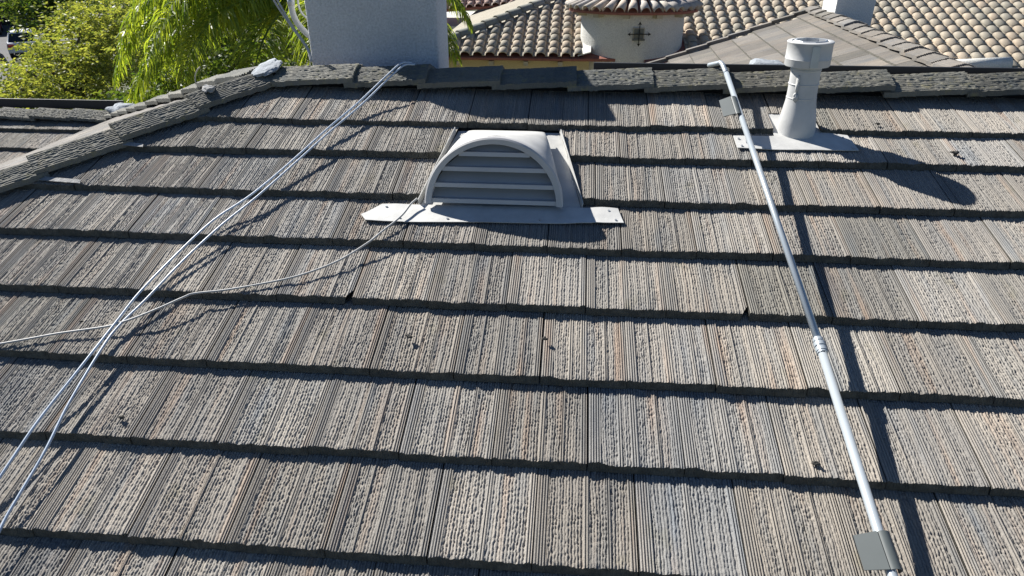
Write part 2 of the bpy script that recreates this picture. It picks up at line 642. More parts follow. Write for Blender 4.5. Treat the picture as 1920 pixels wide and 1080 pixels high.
def frame(ox, ex, ey):
    ex = Vector(ex).normalized(); ey = Vector(ey).normalized()
    ez = ex.cross(ey)
    m = Matrix((ex, ey, ez)).transposed().to_4x4()
    m.translation = Vector(ox)
    return m


# ------------------------------------------------------------------ ground and street
def sheet(name, poly, mat):
    o = obj(name, poly, [tuple(range(len(poly)))], mat)
    o['kind'] = 'structure'
    return o


sheet('ground', [(-400, -300, 0), (400, -300, 0), (400, 600, 0), (-400, 600, 0)], M['grass'])
sheet('road', [(-48, 20, .004), (-27, 12, .004), (-38, 70, .004), (-70, 70, .004)], M['asphalt'])

# ------------------------------------------------------------------ our house
AP = Vector((-1.62, 1.74 * CS, 1.74 * SN + Z0))     # where ridge and the two left hips meet
house = root('house', (0, 0, 0), 'house with a grey brown concrete shake tile roof filling the foreground', 'house')
LOC[house] = Vector((0, 0, 0))
RX1 = 5.4                                            # right end of the main ridge
VB = -3.0                                            # eave of the main slope


def hip_u(v):
    return -1.62 - (1.74 - v) * CS * T20 / TL


def plate(name, poly, mat, parent, th=.03):
    """a board of roof deck with thickness, its top face given"""
    p = [Vector(q) for q in poly]
    n = (p[1] - p[0]).cross(p[2] - p[0]).normalized()
    if n.z < 0:
        p = p[::-1]; n = -n
    return MB().prism([q - n * th for q in p], n * th).obj(name, mat, parent)


slope = plate('roof_slope', [rw(hip_u(1.74), 1.74, -.052), rw(hip_u(VB), VB, -.052), rw(RX1, VB, -.052), rw(RX1, 1.74, -.052)], M['felt'], house)
slope['label'] = 'main slope of overlapping shake tiles facing the camera'
REAR = 5.6
rear = plate('rear_slope', [(AP.x, AP.y + .02, AP.z - .05), (RX1, AP.y + .02, AP.z - .05), (RX1, AP.y + 3.2, AP.z - .05 - 3.2 * T20),
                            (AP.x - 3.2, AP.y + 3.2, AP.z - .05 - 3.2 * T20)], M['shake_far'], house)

# tile courses of the main slope: butt line of each course (measured up the slope) and the phase of its joints
rows = [1.262, .994, .666, .343, .002, -.342, -.684, -1.029, -1.372, -1.715, -2.058, -2.401, -2.744]
phase = [-.085, .07, -.05, .062, -.088, .066, -.075, .079, -.08, .075, -.08, .07, -.08]
ex_main = Vector((1, 0, 0))
ey_main = Vector((0, CS, SN))
hipn = Vector((-1, 0, 0))
# vent opening edges and pipe notch, as (top, bottom) u of its sides
rng = random.Random(11)
hip_dir = (Vector(rw(hip_u(0), 0)) - AP).normalized()
hip_cut_n = Vector((-hip_dir.y, hip_dir.x, 0))
if hip_cut_n.x > 0:
    hip_cut_n = -hip_cut_n


CHIPS = [on_roof(655, 552)[0], on_roof(1397, 584)[0]]


def vent_edge(v, side):
    t = (1.21 - v) / (1.21 - .62)
    return (-.455 - .095 * t) if side < 0 else (.085 + .125 * t)


for r_, (vb, ph) in enumerate(zip(rows, phase)):
    k0 = math.floor((hip_u(vb) - .05 - ph) / W_T)
    umax = 4.1 if r_ < 3 else (3.3 if r_ < 8 else 2.6)
    i = k0
    while ph + i * W_T < umax:
        u = ph + i * W_T
        i += 1
        if r_ >= 8 and u < -3.6:
            continue
        near = 3 <= r_ <= 8 and -3.0 < u < 2.3
        me = rng.choice(HI if (near or (r_ < 3 and u < 2.75)) else LO)
        du, dn, da = rng.uniform(-.0015, .0015), rng.uniform(-.002, .002), rng.uniform(-.0035, .0035)
        dv = rng.uniform(-.004, .004)
        m = frame(rw(u + du, vb + dv, dn), ex_main, ey_main) @ Matrix.Rotation(da, 4, 'Z') @ Matrix.Rotation(rng.uniform(-.004, .004), 4, 'Y')
        clip = []
        if hip_u(vb + .36) > u - .02:
            clip.append((AP + Vector((.035, 0, 0)), hip_cut_n))
        if r_ == 0:
            clip.append((rw(0, 1.70), ey_main))
        pieces = [clip]
        if r_ in (1, 2):
            l0, l1 = vent_edge(vb, -1), vent_edge(vb + E_T, -1)
            q0, q1 = vent_edge(vb, 1), vent_edge(vb + E_T, 1)
            if u + W_T > min(l0, l1) and u < max(q0, q1):
                pieces = []
                dl = Vector(rw(l1, vb + E_T)) - Vector(rw(l0, vb))
                nl = Vector((1, 0, 0)) - ey_main * ((l1 - l0) / E_T)
                nr = Vector((-1, 0, 0)) + ey_main * ((q1 - q0) / E_T)
                if u < l0:
                    pieces.append(clip + [(rw(l0, vb), nl)])
                if u + W_T > q0:
                    pieces.append(clip + [(rw(q0, vb), nr)])
        if r_ == 0 and u < 1.41 and u + W_T > 1.17:
            pieces = []
            if u < 1.17:
                pieces.append(clip + [(rw(1.17, vb), (1, 0, 0))])
            if u + W_T > 1.405:
                pieces.append(clip + [(rw(1.405, vb), (-1, 0, 0))])
            # the piece above the notch
            pieces.append(clip + [(rw(1.173, vb), (-1, 0, 0)), (rw(1.402, vb), (1, 0, 0)), (rw(0, 1.42), -ey_main)])
        if r_ == 4:
            for cu in CHIPS:
                if abs(u + W_T - cu) < .09:
                    pieces = [c + [(rw(u + W_T - .024, vb), ex_main * .80 - ey_main * .45)] for c in pieces]
        for c in pieces:
            tile_at(me, m, slope, c)

# the left hip slope
hipslope = plate('hip_slope', [AP + Vector((0, 0, -.05)), AP + Vector((-4.2, -4.2 * TL / T20, -4.2 * TL - .05)),
                               AP + Vector((-4.2, 4.2, -4.2 * TL - .05))], M['felt'], house)
hipslope['label'] = 'left hip slope seen almost edge on behind the hip tiles'
e_y = Vector((1, 0, TL)).normalized()
e_x = Vector((0, -1, 0))
front_n = Vector((hip_dir.y, -hip_dir.x, 0)).normalized()
if front_n.y > 0:
    front_n = -front_n
back_n = Vector((1, 1, 0)).normalized()
for r_ in range(9):
    s = .33 + r_ * E_T
    b = AP - e_y * s
    y0 = b.y - s * .93 * .95
    y1 = b.y + s * .95
    k = math.floor(y0 / W_T) - 1
    while k * W_T < y1 + W_T:
        yy = k * W_T + (W_T / 2 if r_ % 2 else 0)
        k += 1
        m = frame((b.x, yy + W_T, b.z), e_x, e_y)
        clip = []
        lo_top, hi_top = AP.y - (s - .36) * .95 * .92, AP.y + (s - .36) * .95
        if yy - .05 < lo_top:
            clip.append((AP + Vector((0, 0, 0)), front_n))
        if yy + W_T + .05 > hi_top:
            clip.append((AP, back_n))
        tile_at(rng.choice(FAR), m, hipslope, clip)

# the lower left wing: its ridge starts where the rear hip ends
RW = AP + Vector((-3.25, 3.25, -3.25 * TL))
wing = plate('wing_slope', [RW + Vector((.9, 0, -.05)), RW + Vector((-7, 0, -.05)), RW + Vector((-7, -3.4, -.05 - 3.4 * T20)),
                            RW + Vector((-2.6, -3.4, -.05 - 3.4 * T20))], M['felt'], house)
wing['label'] = 'slope of the lower left wing beyond the hip'
plate('wing_rear_slope', [RW + Vector((.9, .02, -.05)), RW + Vector((-7, .02, -.05)), RW + Vector((-7, 3, -.05 - 3 * T20)),
                          RW + Vector((.9, 3, -.05 - 3 * T20))], M['shake_far'], house)
val_n = Vector((1, -1, 0)).normalized()
for r_ in range(6):
    vb = -.30 - r_ * E_T
    b = RW + ey_main * vb
    for k in range(-15, 4):
        x = b.x + (k + (.5 if r_ % 2 else 0)) * W_T
        if x > RW.x + vb * CS + .35:
            continue
        clip = [(RW + Vector((0.02, 0, 0)), val_n)] if x + W_T > RW.x + vb * CS - .1 else []
        tile_at(rng.choice(LO), frame((x, b.y, b.z), ex_main, ey_main), wing, clip)


# ------------------------------------------------------------------ ridge and hip tiles
def cap_mesh(name, seed, length=.47, half=.165, drop=T20, t=.028, nl=70, nw=90, mat=None, drop2=None):
    """an angled ridge tile along +x, crown along z = 0, ribs run along it; the two wings fall to +-y"""
    rs = np.random.RandomState(seed)
    xs = np.linspace(0, length, nl)
    ys = np.linspace(-half, half, nw)
    X, Y = np.meshgrid(xs, ys)
    per = .0165
    ph = (Y / per + .05 * (vnoise(X * 7, Y * 30, seed) - .5)) % 1
    groove = np.exp(-((ph - .5) / .2) ** 2)
    brk = .5 * vnoise(X * 22, Y * 75, seed + 3) + .5 * vnoise(X * 70, Y * 90, seed + 4)
    H = -.0075 * groove - .0045 * np.clip((brk - .5) / .15, 0, 1)
    prof = -np.sqrt(Y * Y + .025 ** 2) + .025
    d2 = drop if drop2 is None else drop2
    Z = np.where(Y < 0, prof * drop, prof * d2) + H
    jag = (vnoise(ys * 30, ys * 0 + .5, seed + 8) - .5) * .012
    Xj = X + jag[:, None] * np.clip((X - length + .03) / .03, 0, 1)
    v = np.stack([Xj, Y, Z], -1).reshape(-1, 3)
    n0, n1 = X.shape
    idx = np.arange(n0 * n1).reshape(n0, n1)
    f = np.stack([idx[:-1, :-1], idx[:-1, 1:], idx[1:, 1:], idx[1:, :-1]], -1).reshape(-1, 4).tolist()
    nt = len(f)
    k = len(v)
    lo = v.copy(); lo[:, 2] -= t
    rim = np.concatenate([idx[0, :], idx[1:, -1], idx[-1, -2::-1], idx[-2:0:-1, 0]])
    v2 = np.concatenate([v[rim], lo[rim]])
    m = len(rim)
    for i in range(m):
        j = (i + 1) % m
        f.append([k + i, k + m + i, k + m + j, k + j])
    kb = k + len(v2)
    bt = np.array([[0, -half, Z[0, 0] - t], [length, -half, Z[0, -1] - t], [length, 0, -t], [0, 0, -t], [length, half, Z[-1, -1] - t], [0, half, Z[-1, 0] - t]])
    f += [[kb, kb + 3, kb + 2, kb + 1], [kb + 3, kb + 5, kb + 4, kb + 2]]
    me = mesh(name, np.concatenate([v, v2, bt]), f, mat or M['cap'])
    me.polygons.foreach_set('use_smooth', [i < nt for i in range(len(f))])
    return me


CAPS = [cap_mesh('ridge_tile', 300 + 17 * k) for k in range(6)]
HCAPS = [cap_mesh('hip_tile', 500 + 17 * k, half=.15, drop=.30) for k in range(5)]


def caps(line0, line1, step, lift, meshes, name, parent, tilt=.058, twist=0.0, jitter=.006, first=0.0, flip=False):
    """overlapping tiles along a line; each one's far end rides over the next"""
    a, b = Vector(line0), Vector(line1)
    d = (b - a).normalized()
    side = d.cross(Vector((0, 0, 1))).normalized() * -1
    up = d.cross(side)
    L_ = (b - a).length
    s = first
    while s < L_ - .2:
        p = a + d * (s - .05) + Vector((0, 0, lift + rng.uniform(-jitter, jitter)))
        m = Matrix((d, side, up)).transposed().to_4x4()
        m.translation = p
        m = m @ Matrix.Rotation(-tilt + rng.uniform(-.008, .008), 4, 'Y') @ Matrix.Rotation(rng.uniform(-.014, .014), 4, 'Z') \
            @ Matrix.Rotation(twist + rng.uniform(-.03, .03), 4, 'X')
        o = bpy.data.objects.new(name, rng.choice(meshes))
        put(o, parent)
        o.matrix_basis = m
        s += step


caps(AP + Vector((.10, .005, 0)), (RX1, AP.y + .005, AP.z), .42, .022, CAPS, 'ridge_tile', house)
hip_end = Vector(rw(hip_u(VB), VB))
# hip tiles run upward so that each upper one rides over the one below: build from the bottom, reversed
caps(AP + Vector((0, 0, 0)), hip_end, .42, .020, HCAPS, 'hip_tile', house, first=.08)
caps(AP + Vector((-.05, .05, 0)), RW, .42, .028, HCAPS, 'hip_tile', house, tilt=.05, first=.12)
caps(RW + Vector((-.1, 0, 0)), RW + Vector((-6, 0, 0)), .42, .03, CAPS, 'ridge_tile', house)
# black flashing strip standing behind the ridge tiles
MB().box((2.83, AP.y + .17, AP.z - .004), (5.14, .02, .09)).obj('ridge_flashing', M['black'], house)
MB().box((RW.x - 3.0, RW.y + .2, RW.z + .055), (5.9, .02, .10)).obj('ridge_flashing', M['black'], house)
# battens under the ridge tiles
MB().box(((AP.x + RX1) / 2, AP.y, AP.z - .035), (RX1 - AP.x, .05, .05)).obj('ridge_batten', M['felt'], house)


def lump(c, size, seed, rot=None, sub=3, rough=.35):
    bm = bmesh.new()
    bmesh.ops.create_icosphere(bm, subdivisions=sub, radius=1)
    rs = random.Random(seed)
    off = rs.uniform(0, 50)
    vs = []
    A = np.array([v.co[:] for v in bm.verts])
    k = 1 + rough * (vnoise(A[:, 0] * 2.2 + off, A[:, 1] * 2.2 + A[:, 2] * 1.7 + off, seed) - .5) * 2 \
        + rough * .5 * (vnoise(A[:, 0] * 6 + off, A[:, 1] * 6 - A[:, 2] * 5 + off, seed + 1) - .5) * 2
    A = A * k[:, None] * np.array(size)
    vs = [Vector(p) for p in A]
    if rot is not None:
        vs = [rot @ p for p in vs]
    c = Vector(c)
    fs = [tuple(v.index for v in f.verts) for f in bm.faces]
    bm.free()
    return [p + c for p in vs], fs


v, f = lump(AP + Vector((-.01, -.035, .022)), (.085, .10, .015), 3, Matrix.Rotation(.28, 3, 'X') @ Matrix.Rotation(-.2, 3, 'Y'), sub=4, rough=.22)
o = obj('mortar_patch', v, f, M['mortar'], house, True)
o['label'] = 'pale mortar bedding at the top of the hip'
v, f = lump(RW + Vector((.12, -.03, .05)), (.20, .16, .09), 5)
obj('mortar_patch', v, f, M['mortar'], house, True)
hp = AP + hip_dir * .40
v, f = lump(hp + Vector((.03, -.03, .045)), (.03, .085, .016), 8, Matrix.Rotation(.5, 3, 'Z'))
obj('mortar_patch', v, f, M['mortar_grey'], house, True)

# bits of lead flashing where the cut tiles meet the hip
for x0, y0, x1, y1 in ((226, 272, 268, 276), (72, 338, 150, 344)):
    a, b = on_roof(x0, y0, .002), on_roof(x1, y1, .002)
    MB().prism([rw(a[0], a[1], .002), rw(b[0], b[1], .002), rw(b[0] - .01, b[1] + .028, .001), rw(a[0] + .02, a[1] + .030, .001)], (0, -.001, .002)).obj('flashing_strip', M['mortar_grey'], house)

# walls under the roofs
wall_b = MB()
wall_b.box((.6, -.6 + .3, (Z0 - 1.2) / 2), (8.6, 3.7, Z0 - 1.2))
wall_b.obj('wall', M['yellow'], house)
MB().box((RW.x - 3.4, RW.y - .2, (Z0 - 2.0) / 2), (6, 4.6, Z0 - 2.0)).obj('wall', M['yellow'], house)

# ------------------------------------------------------------------ rear gable wing of the same house
GA = at_Y(1530, 17, 9.7)
GB = Vector((GA.x - .30, 2.9, GA.z))
gd = (GA - GB).normalized()
gl = Vector((gd.y, -gd.x, 0)) * -1                      # towards the left, level
if gl.x > 0:
    gl = -gl
g_up = (-gl * CS + Vector((0, 0, SN)))                 # up the left slope
g_len = (GA - GB).length
gdeck = plate('gable_slope', [GB + Vector((0, 0, -.05)), GA + Vector((0, 0, -.05)), GA - g_up * 3.9 + Vector((0, 0, -.05)),
                              GB - g_up * 3.9 + Vector((0, 0, -.05))], M['felt'], house)
gdeck['label'] = 'left slope of the rear gable wing behind the ridge'
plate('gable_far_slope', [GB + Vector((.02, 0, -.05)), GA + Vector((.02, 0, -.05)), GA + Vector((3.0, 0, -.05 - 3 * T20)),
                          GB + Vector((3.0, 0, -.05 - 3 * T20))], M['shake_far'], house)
for r_ in range(10):
    s = .30 + r_ * E_T
    for k in range(int(g_len / W_T) + 1):
        t = k * W_T + (W_T * .5 if r_ % 2 else 0)
        if t + W_T > g_len + .2:
            continue
        p = GA - gd * t - g_up * s
        q = px(p)
        if q[1] > 190 or q[0] < 1080:
            continue
        # local x runs along the ridge so that y points up the slope and z outwards
        m = frame(p, -gd, g_up)
        if m.to_3x3().col[2].z < 0:
            m = frame(p - gd * W_T, gd, g_up)
        tile_at(rng.choice(FAR), m, gdeck)
GC = [cap_mesh('ridge_tile', 700 + 17 * k, half=.15, mat=M['shake_far'], nl=8, nw=60) for k in range(4)]
caps(GA + Vector((0, .15, 0)), GB, .36, .03, GC, 'ridge_tile', house, tilt=.05)
# stepped rake tiles along the far gable edge
for r_ in range(11):
    s = .30 + r_ * E_T
    p = GA - g_up * (s - E_T / 2 + .01) + gd * .04
    rot = frame((0, 0, 0), gd, g_up).to_3x3()
    MB().box(p + Vector((0, 0, .012)), (.10, E_T + .05, .055), rot @ Matrix.Rotation(.055, 3, 'X')).obj('rake_tile', M['shake_far'], house)
MB().box((GA.x - .2, 6.3, (Z0 - 1.3) / 2), (5.2, 6.2, Z0 - 1.3)).obj('wall', M['yellow'], house)
v, f = lump(at_Y(1440, 121, 5.2) + Vector((0, 0, -.05)), (.24, .16, .10), 13, rough=.25)
o = obj('mortar_patch', v, f, M['mortar'], house, True)
o['label'] = 'pale mastic hump behind the ridge near the pipe'

c0, c1 = at_Y(1564, 30, 8.7), at_Y(1636, 30, 8.7)
gc = MB().box(((c0.x + c1.x) / 2, 8.7 + .30, Z0 + .35), (c1.x - c0.x, .60, 1.9)).obj('chimney', M['white_wall'], house)
gc['label'] = 'white stucco chimney of the gable wing with its lit left side'
# ------------------------------------------------------------------ chimney on the rear slope
CX0, CX1, CY0, CY1 = -1.512, -.695, 2.00, 2.37
CZ = Z0 + 1.53
prof = [(CX0, Z0 - .4)] + [(CX0 + .13 - .13 * math.cos(t), CZ - .13 + .13 * math.sin(t)) for t in np.linspace(0, math.pi / 2, 9)] \
    + [(CX1 - .05 + .05 * math.sin(t), CZ - .05 + .05 * math.cos(t)) for t in np.linspace(0, math.pi / 2, 6)] + [(CX1, Z0 - .4)]
ch = MB().prism([(x, CY0, z) for x, z in prof], (0, CY1 - CY0, 0)).obj('chimney', M['stucco'], house)
autosmooth(ch, 30)
ch['label'] = 'grey stucco chimney standing behind the ridge'
bevel(ch, .018, 3)

# ------------------------------------------------------------------ conduit elbow and cables by the chimney
pts = [at_Y(541, -90, 2.16), at_Y(543, -30, 2.16), at_Y(546, 10, 2.16), at_Y(553, 35, 2.17), at_Y(568, 56, 2.18), at_Y(600, 84, 2.18)]
cd = root('conduit', pts[-1], 'grey bent conduit entering the left side of the stucco chimney', 'conduit')
MB().tube(spline(pts, 6), .019, 12).obj('pipe', M['conduit'], cd, True)
MB().tube([at_Y(545, -4, 2.16), at_Y(546, 10, 2.16)], .023, 12).obj('coupling', M['zinc'], cd, True)
pts2 = [at_Y(556, -40, 2.30), at_Y(562, 18, 2.30), at_Y(590, 45, 2.32)]
MB().tube(spline(pts2, 4), .007, 8).thing('cable', M['conduit'], 'thin grey cable behind the bent conduit at the chimney', 'cable', smooth=True)
for k, lab in ((0, 'left one of the two white cables slanting down to the ridge by the chimney'),
               (1, 'right one of the two white cables slanting down to the ridge by the chimney')):
    q = [at_Y(495 + 6 * k, -40, 1.9), at_Y(513 + 7 * k, 0, 1.9), at_Y(545 + 3.0 * k, 48, 1.88), at_Y(575 + 2 * k, 90, 1.85), at_Y(583 + 2 * k, 116, 1.80)]
    MB().tube(spline(q, 6), .0062, 8).thing('cable', M['wire'], lab, 'cable', 'white cables beside the chimney', True)

# ------------------------------------------------------------------ half round roof vent
VX, VY, VZ = -.198, .568, Z0 + .207
RA = .318
vent = root('roof_vent', (VX, VY, VZ), 'pale painted half round roof vent with louvers on a metal apron', 'roof vent')
NA = 40


def lean_face(p):
    h = (p[2] - VZ)
    return (p[0], p[1] + .235 * h, VZ + .918 * h)


# hood
sections = []
for s in np.linspace(0, 1, 12):
    pts = []
    Yc = VY + .004 + s * .51
    zr = (Yc) * T20 + Z0 + .004
    shear = .235 * (1 - s)
    hw = RA * (1 - s) + .20 * s
    zt = (VZ + RA * .918) * (1 - s) + ((VY + .514) * T20 + Z0 + .02) * s
    ex = 2.0 + 3.0 * s * s
    cx = VX + .012 * s
    for j in range(NA + 1):
        a = math.pi * (1 - j / NA)
        c_, s_ = math.cos(a), math.sin(a)
        x = math.copysign(abs(c_) ** (2 / ex), c_) * hw
        z = abs(s_) ** (2 / ex)
        zz = zr + z * max(zt - zr, .004) if s > 0 else VZ + z * RA * .918
        pts.append((cx + x, Yc + shear * max(0, zz - zr), zz))
    sections.append(pts)
v = [p for s in sections for p in s]
f = [(i * (NA + 1) + j, i * (NA + 1) + j + 1, (i + 1) * (NA + 1) + j + 1, (i + 1) * (NA + 1) + j) for i in range(11) for j in range(NA)]
hood = obj('hood', v, f, M['white_paint'], vent, True)
# arched frame
prof = [(RA + .002, -.012), (RA + .002, .010), (RA - .030, .010), (RA - .030, -.012), (RA - .005, -.018)]
v = []; f = []
for j in range(NA + 1):
    a = math.pi * (1 - j / NA)
    for r_, y_ in prof:
        v.append(lean_face((VX + r_ * math.cos(a), VY + y_ - .002, VZ + r_ * math.sin(a))))
n = len(prof)
for j in range(NA):
    for i in range(n):
        f.append((j * n + i, j * n + (i + 1) % n, (j + 1) * n + (i + 1) % n, (j + 1) * n + i))
o = obj('arched_frame', v, f, M['vent_grey'], vent)
autosmooth(o, 35)
# louvers: sloping slats with a front lip
RI = RA - .022
for z0 in (.012, .088, .166, .238):
    w0 = math.sqrt(max(RI ** 2 - (z0 + .01) ** 2, .0004))
    w1 = math.sqrt(max(RI ** 2 - (z0 + .075) ** 2, .0009))
    z = VZ + z0
    mb = MB()
    mb.box((VX, VY + .002, z), (2 * w0, .018, .020))
    a = [(VX - w0, VY + .010, z - .008), (VX + w0, VY + .010, z - .008), (VX + w1, VY + .070, z + .042), (VX - w1, VY + .070, z + .042)]
    mb.prism(a, (0, -.002, .004))
    mb.v = [lean_face(p) for p in mb.v]
    mb.obj('louver', M['vent_grey'], vent)
MB().prism([lean_face((VX + RI * math.cos(math.pi * k / 24), VY + .10, VZ + RI * math.sin(math.pi * k / 24))) for k in range(25)], (0, .004, 0)).obj('dark_backing', M['dark'], vent)  # near-black sheet, darkness of the vent's hollow inside put into its colour
# metal apron draped over the tiles: wavy sheet
outl = [(-.805, .520), (-.770, .470), (-.60, .472), (-.18, .488), (.10, .498), (.30, .508), (.395, .515), (.372, .622), (.30, .628), (.22, .625), (-.20, .618), (-.55, .612), (-.66, .612), (-.725, .606)]


def in_poly(x, y, P):
    c = False
    for i in range(len(P)):
        (x0, y0), (x1, y1) = P[i], P[i - 1]
        if (y0 > y) != (y1 > y) and x < (x1 - x0) * (y - y0) / (y1 - y0) + x0:
            c = not c
    return c


def fan_sheet(name, outl, hfun, th, mat, parent, cuts=3):
    bm = bmesh.new()
    vs = [bm.verts.new((a, b, 0)) for a, b in outl]
    bm.faces.new(vs)
    xs = [a for a, b in outl]; ys = [b for a, b in outl]
    for k in range(1, 40):
        x = min(xs) + (max(xs) - min(xs)) * k / 40
        bmesh.ops.bisect_plane(bm, geom=bm.verts[:] + bm.edges[:] + bm.faces[:], plane_co=(x, 0, 0), plane_no=(1, 0, 0))
    for k in range(1, 7):
        y = min(ys) + (max(ys) - min(ys)) * k / 7
        bmesh.ops.bisect_plane(bm, geom=bm.verts[:] + bm.edges[:] + bm.faces[:], plane_co=(0, y, 0), plane_no=(0, 1, 0))
    for q in bm.verts:
        q.co.z = hfun(q.co.x, q.co.y)
    ret = bmesh.ops.extrude_face_region(bm, geom=bm.faces[:])
    top = [g for g in ret['geom'] if isinstance(g, bmesh.types.BMVert)]
    for q in top:
        q.co.z += th
    bmesh.ops.recalc_face_normals(bm, faces=bm.faces[:])
    me = bpy.data.meshes.new(name)
    for q in bm.verts:
        q.co = Vector(rw(q.co.x, q.co.y, q.co.z))
    bm.to_mesh(me); bm.free()
    me.materials.append(mat)
    o = bpy.data.objects.new(name, me)
    put(o, parent)
    autosmooth(o, 35)
    return o


def tile_top(v):
    for vb in rows:
        if v >= vb:
            return -(TH + .001) * (v - vb) / E_T
    return 0


def ap_h(x, y):
    k = float(vnoise(np.array([x * 9 + 4]), np.array([y * 9 + 2]), 77)[0])
    e = .010 if (x < -.6 or x > .26) else .004
    return tile_top(y) + .001 + e * k + (.006 * max(0, (.53 - y) / .06) * k)


fan_sheet('apron', outl, ap_h, .0035, M['white_paint'], vent)
# pan beside the hood
pan = [(-.545, .615), (-.450, 1.235), (.085, 1.235), (.205, .622)]
fan_sheet('flashing_pan', pan, lambda x, y: -.036 - .011 * max(0, (y - 1.08) / .15) + .004 * abs(x + .19), .003, M['white_paint'], vent)
# upturned edges of the pan
for (a, b, sx) in (((-.548, .617), (-.456, 1.20), -1), ((.207, .624), (.088, 1.20), 1)):
    p = [rw(a[0], a[1], -.03), rw(b[0], b[1], -.03), rw(b[0] + sx * .002, b[1], .006), rw(a[0] + sx * .004, a[1], .004)]
    MB().prism(p, (sx * .003, 0, 0)).obj('flashing_edge', M['white_paint'], vent)

# ------------------------------------------------------------------ flue pipe with cap
pu, pv = 1.288, 1.275
pb = Vector(rw(pu, pv, -.02))
pipe = root('vent_pipe', pb, 'pale painted vent pipe with round cap standing on a flat metal flashing', 'vent pipe')
lean = Matrix.Rotation(-.055, 3, 'Y').transposed()
lean = Matrix.Rotation(R(-1.0), 3, 'Y')
o = MB().lathe([(0.0940, -.06), (0.0922, .02), (0.0870, .06), (0.0800, .105), (0.0740, .14), (0.0709, .165), (0.0700, .20), (0.0696, .30), (0.0692, .33)], pb, 48, lean).obj('pipe_body', M['pipe_paint'], pipe, True)
for z in (.165, .232, .30):
    MB().lathe([(.0700, z - .004), (.0726, z - .002), (.0726, z + .002), (.0700, z + .004)], pb, 48, lean).obj('seam', M['pipe_paint'], pipe, True)
# cap: drum with rolled bead, open top with baffle disc
o = MB().lathe([(0.0740, .315), (0.1027, .318), (0.1053, .323), (0.1053, .350), (0.1070, .353), (0.1053, .356), (0.1044, .420), (0.1070, .424), (0.1079, .430), (0.1044, .433),
                (0.0853, .434), (0.0827, .431), (0.0827, .385)], pb, 56, lean).obj('cap_drum', M['pipe_paint'], pipe)
autosmooth(o, 50)
o = MB().lathe([(0.0818, .432), (0.0766, .437), (0.0696, .437), (0.0696, .390)], pb, 8, lean).obj('cap_collar', M['zinc'], pipe)
MB().lathe([(0.0000, .405), (0.0435, .404), (0.0626, .398)], pb, 24, lean).obj('baffle_disc', M['white_paint'], pipe, True)
MB().lathe([(0.0000, .375), (0.0818, .375)], pb, 24, lean).obj('cap_floor', M['dark'], pipe)
MB().box(lean @ Vector((.0, -.1057, .37)) + pb, (.036, .006, .095), lean).obj('cap_strap', M['zinc'], pipe)
v, f = lump(lean @ Vector((-.046, -.056, .235)) + pb, (.008, .010, .04), 21)
obj('sealant_bead', v, f, M['white_paint'], pipe, True)
v, f = lump(lean @ Vector((-.048, -.058, .175)) + pb, (.013, .012, .020), 22)
obj('sealant_bead', v, f, M['white_paint'], pipe, True)
fl = [(.965, 1.205), (.967, 1.085), (1.13, 1.078), (1.36, 1.080), (1.548, 1.085), (1.532, 1.232), (1.41, 1.26), (1.40, 1.42), (1.175, 1.42), (1.17, 1.21)]
fan_sheet('flashing', fl, lambda x, y: (tile_top(y) if y < 1.262 else -.032) + .002 + .004 * float(vnoise(np.array([x * 6]), np.array([y * 6 + 9]), 31)[0]), .004, M['white_paint'], pipe)

# nail heads on the two sheets of flashing
for par, pts_ in ((vent, ((-.70, .585), (-.62, .50), (-.40, .505), (.02, .515), (.33, .60), (.36, .53))), (pipe, ((.985, 1.17), (.99, 1.10), (1.50, 1.20), (1.525, 1.10)))):
    for u, v_ in pts_:
        MB().tube([rw(u, v_, tile_top(v_) + .004), rw(u, v_, tile_top(v_) + .0135)], .0055, 10).obj('nail_head', M['zinc'], par)

# ------------------------------------------------------------------ telescopic pole
def rp(x, y, n):
    return Vector(rw(*on_roof(x, y, n), n))


P_top, P_mid, P_bot = rp(1362, 138, .075), rp(1538, 650, .09), rp(1700, 1165, .09)
p_end = rp(1790, 1440, .07)
pole = root('telescopic_pole', P_bot, 'long white metal pole lying down the slope with its bent end over the ridge', 'pole')
hook = [P_top, P_top + (P_top - P_mid).normalized() * .04, rp(1353, 119, .085), rp(1345, 119, .07), Vector(rp(1336, 126, .05)) + Vector((-.01, .06, -.0))]
MB().tube([P_top] + spline([P_top] + hook[2:], 6), .0125, 14).obj('bent_end', M['pole'], pole, True)
MB().tube([P_top, P_mid], .0136, 18).obj('upper_tube', M['pole'], pole, True)
MB().tube([P_mid, P_bot, p_end], .0150, 18).obj('lower_tube', M['pole'], pole, True)
dm = (P_mid - P_top).normalized()
cp = MB()
for a, b, r_ in ((-.035, -.022, .0185), (-.022, -.016, .0165), (-.016, .0, .0205), (.0, .006, .0175), (.006, .022, .0205), (.022, .03, .0185)):
    cp.tube([P_mid + dm * a, P_mid + dm * b], r_, 20)
autosmooth(cp.obj('coupling', M['pole'], pole), 40)


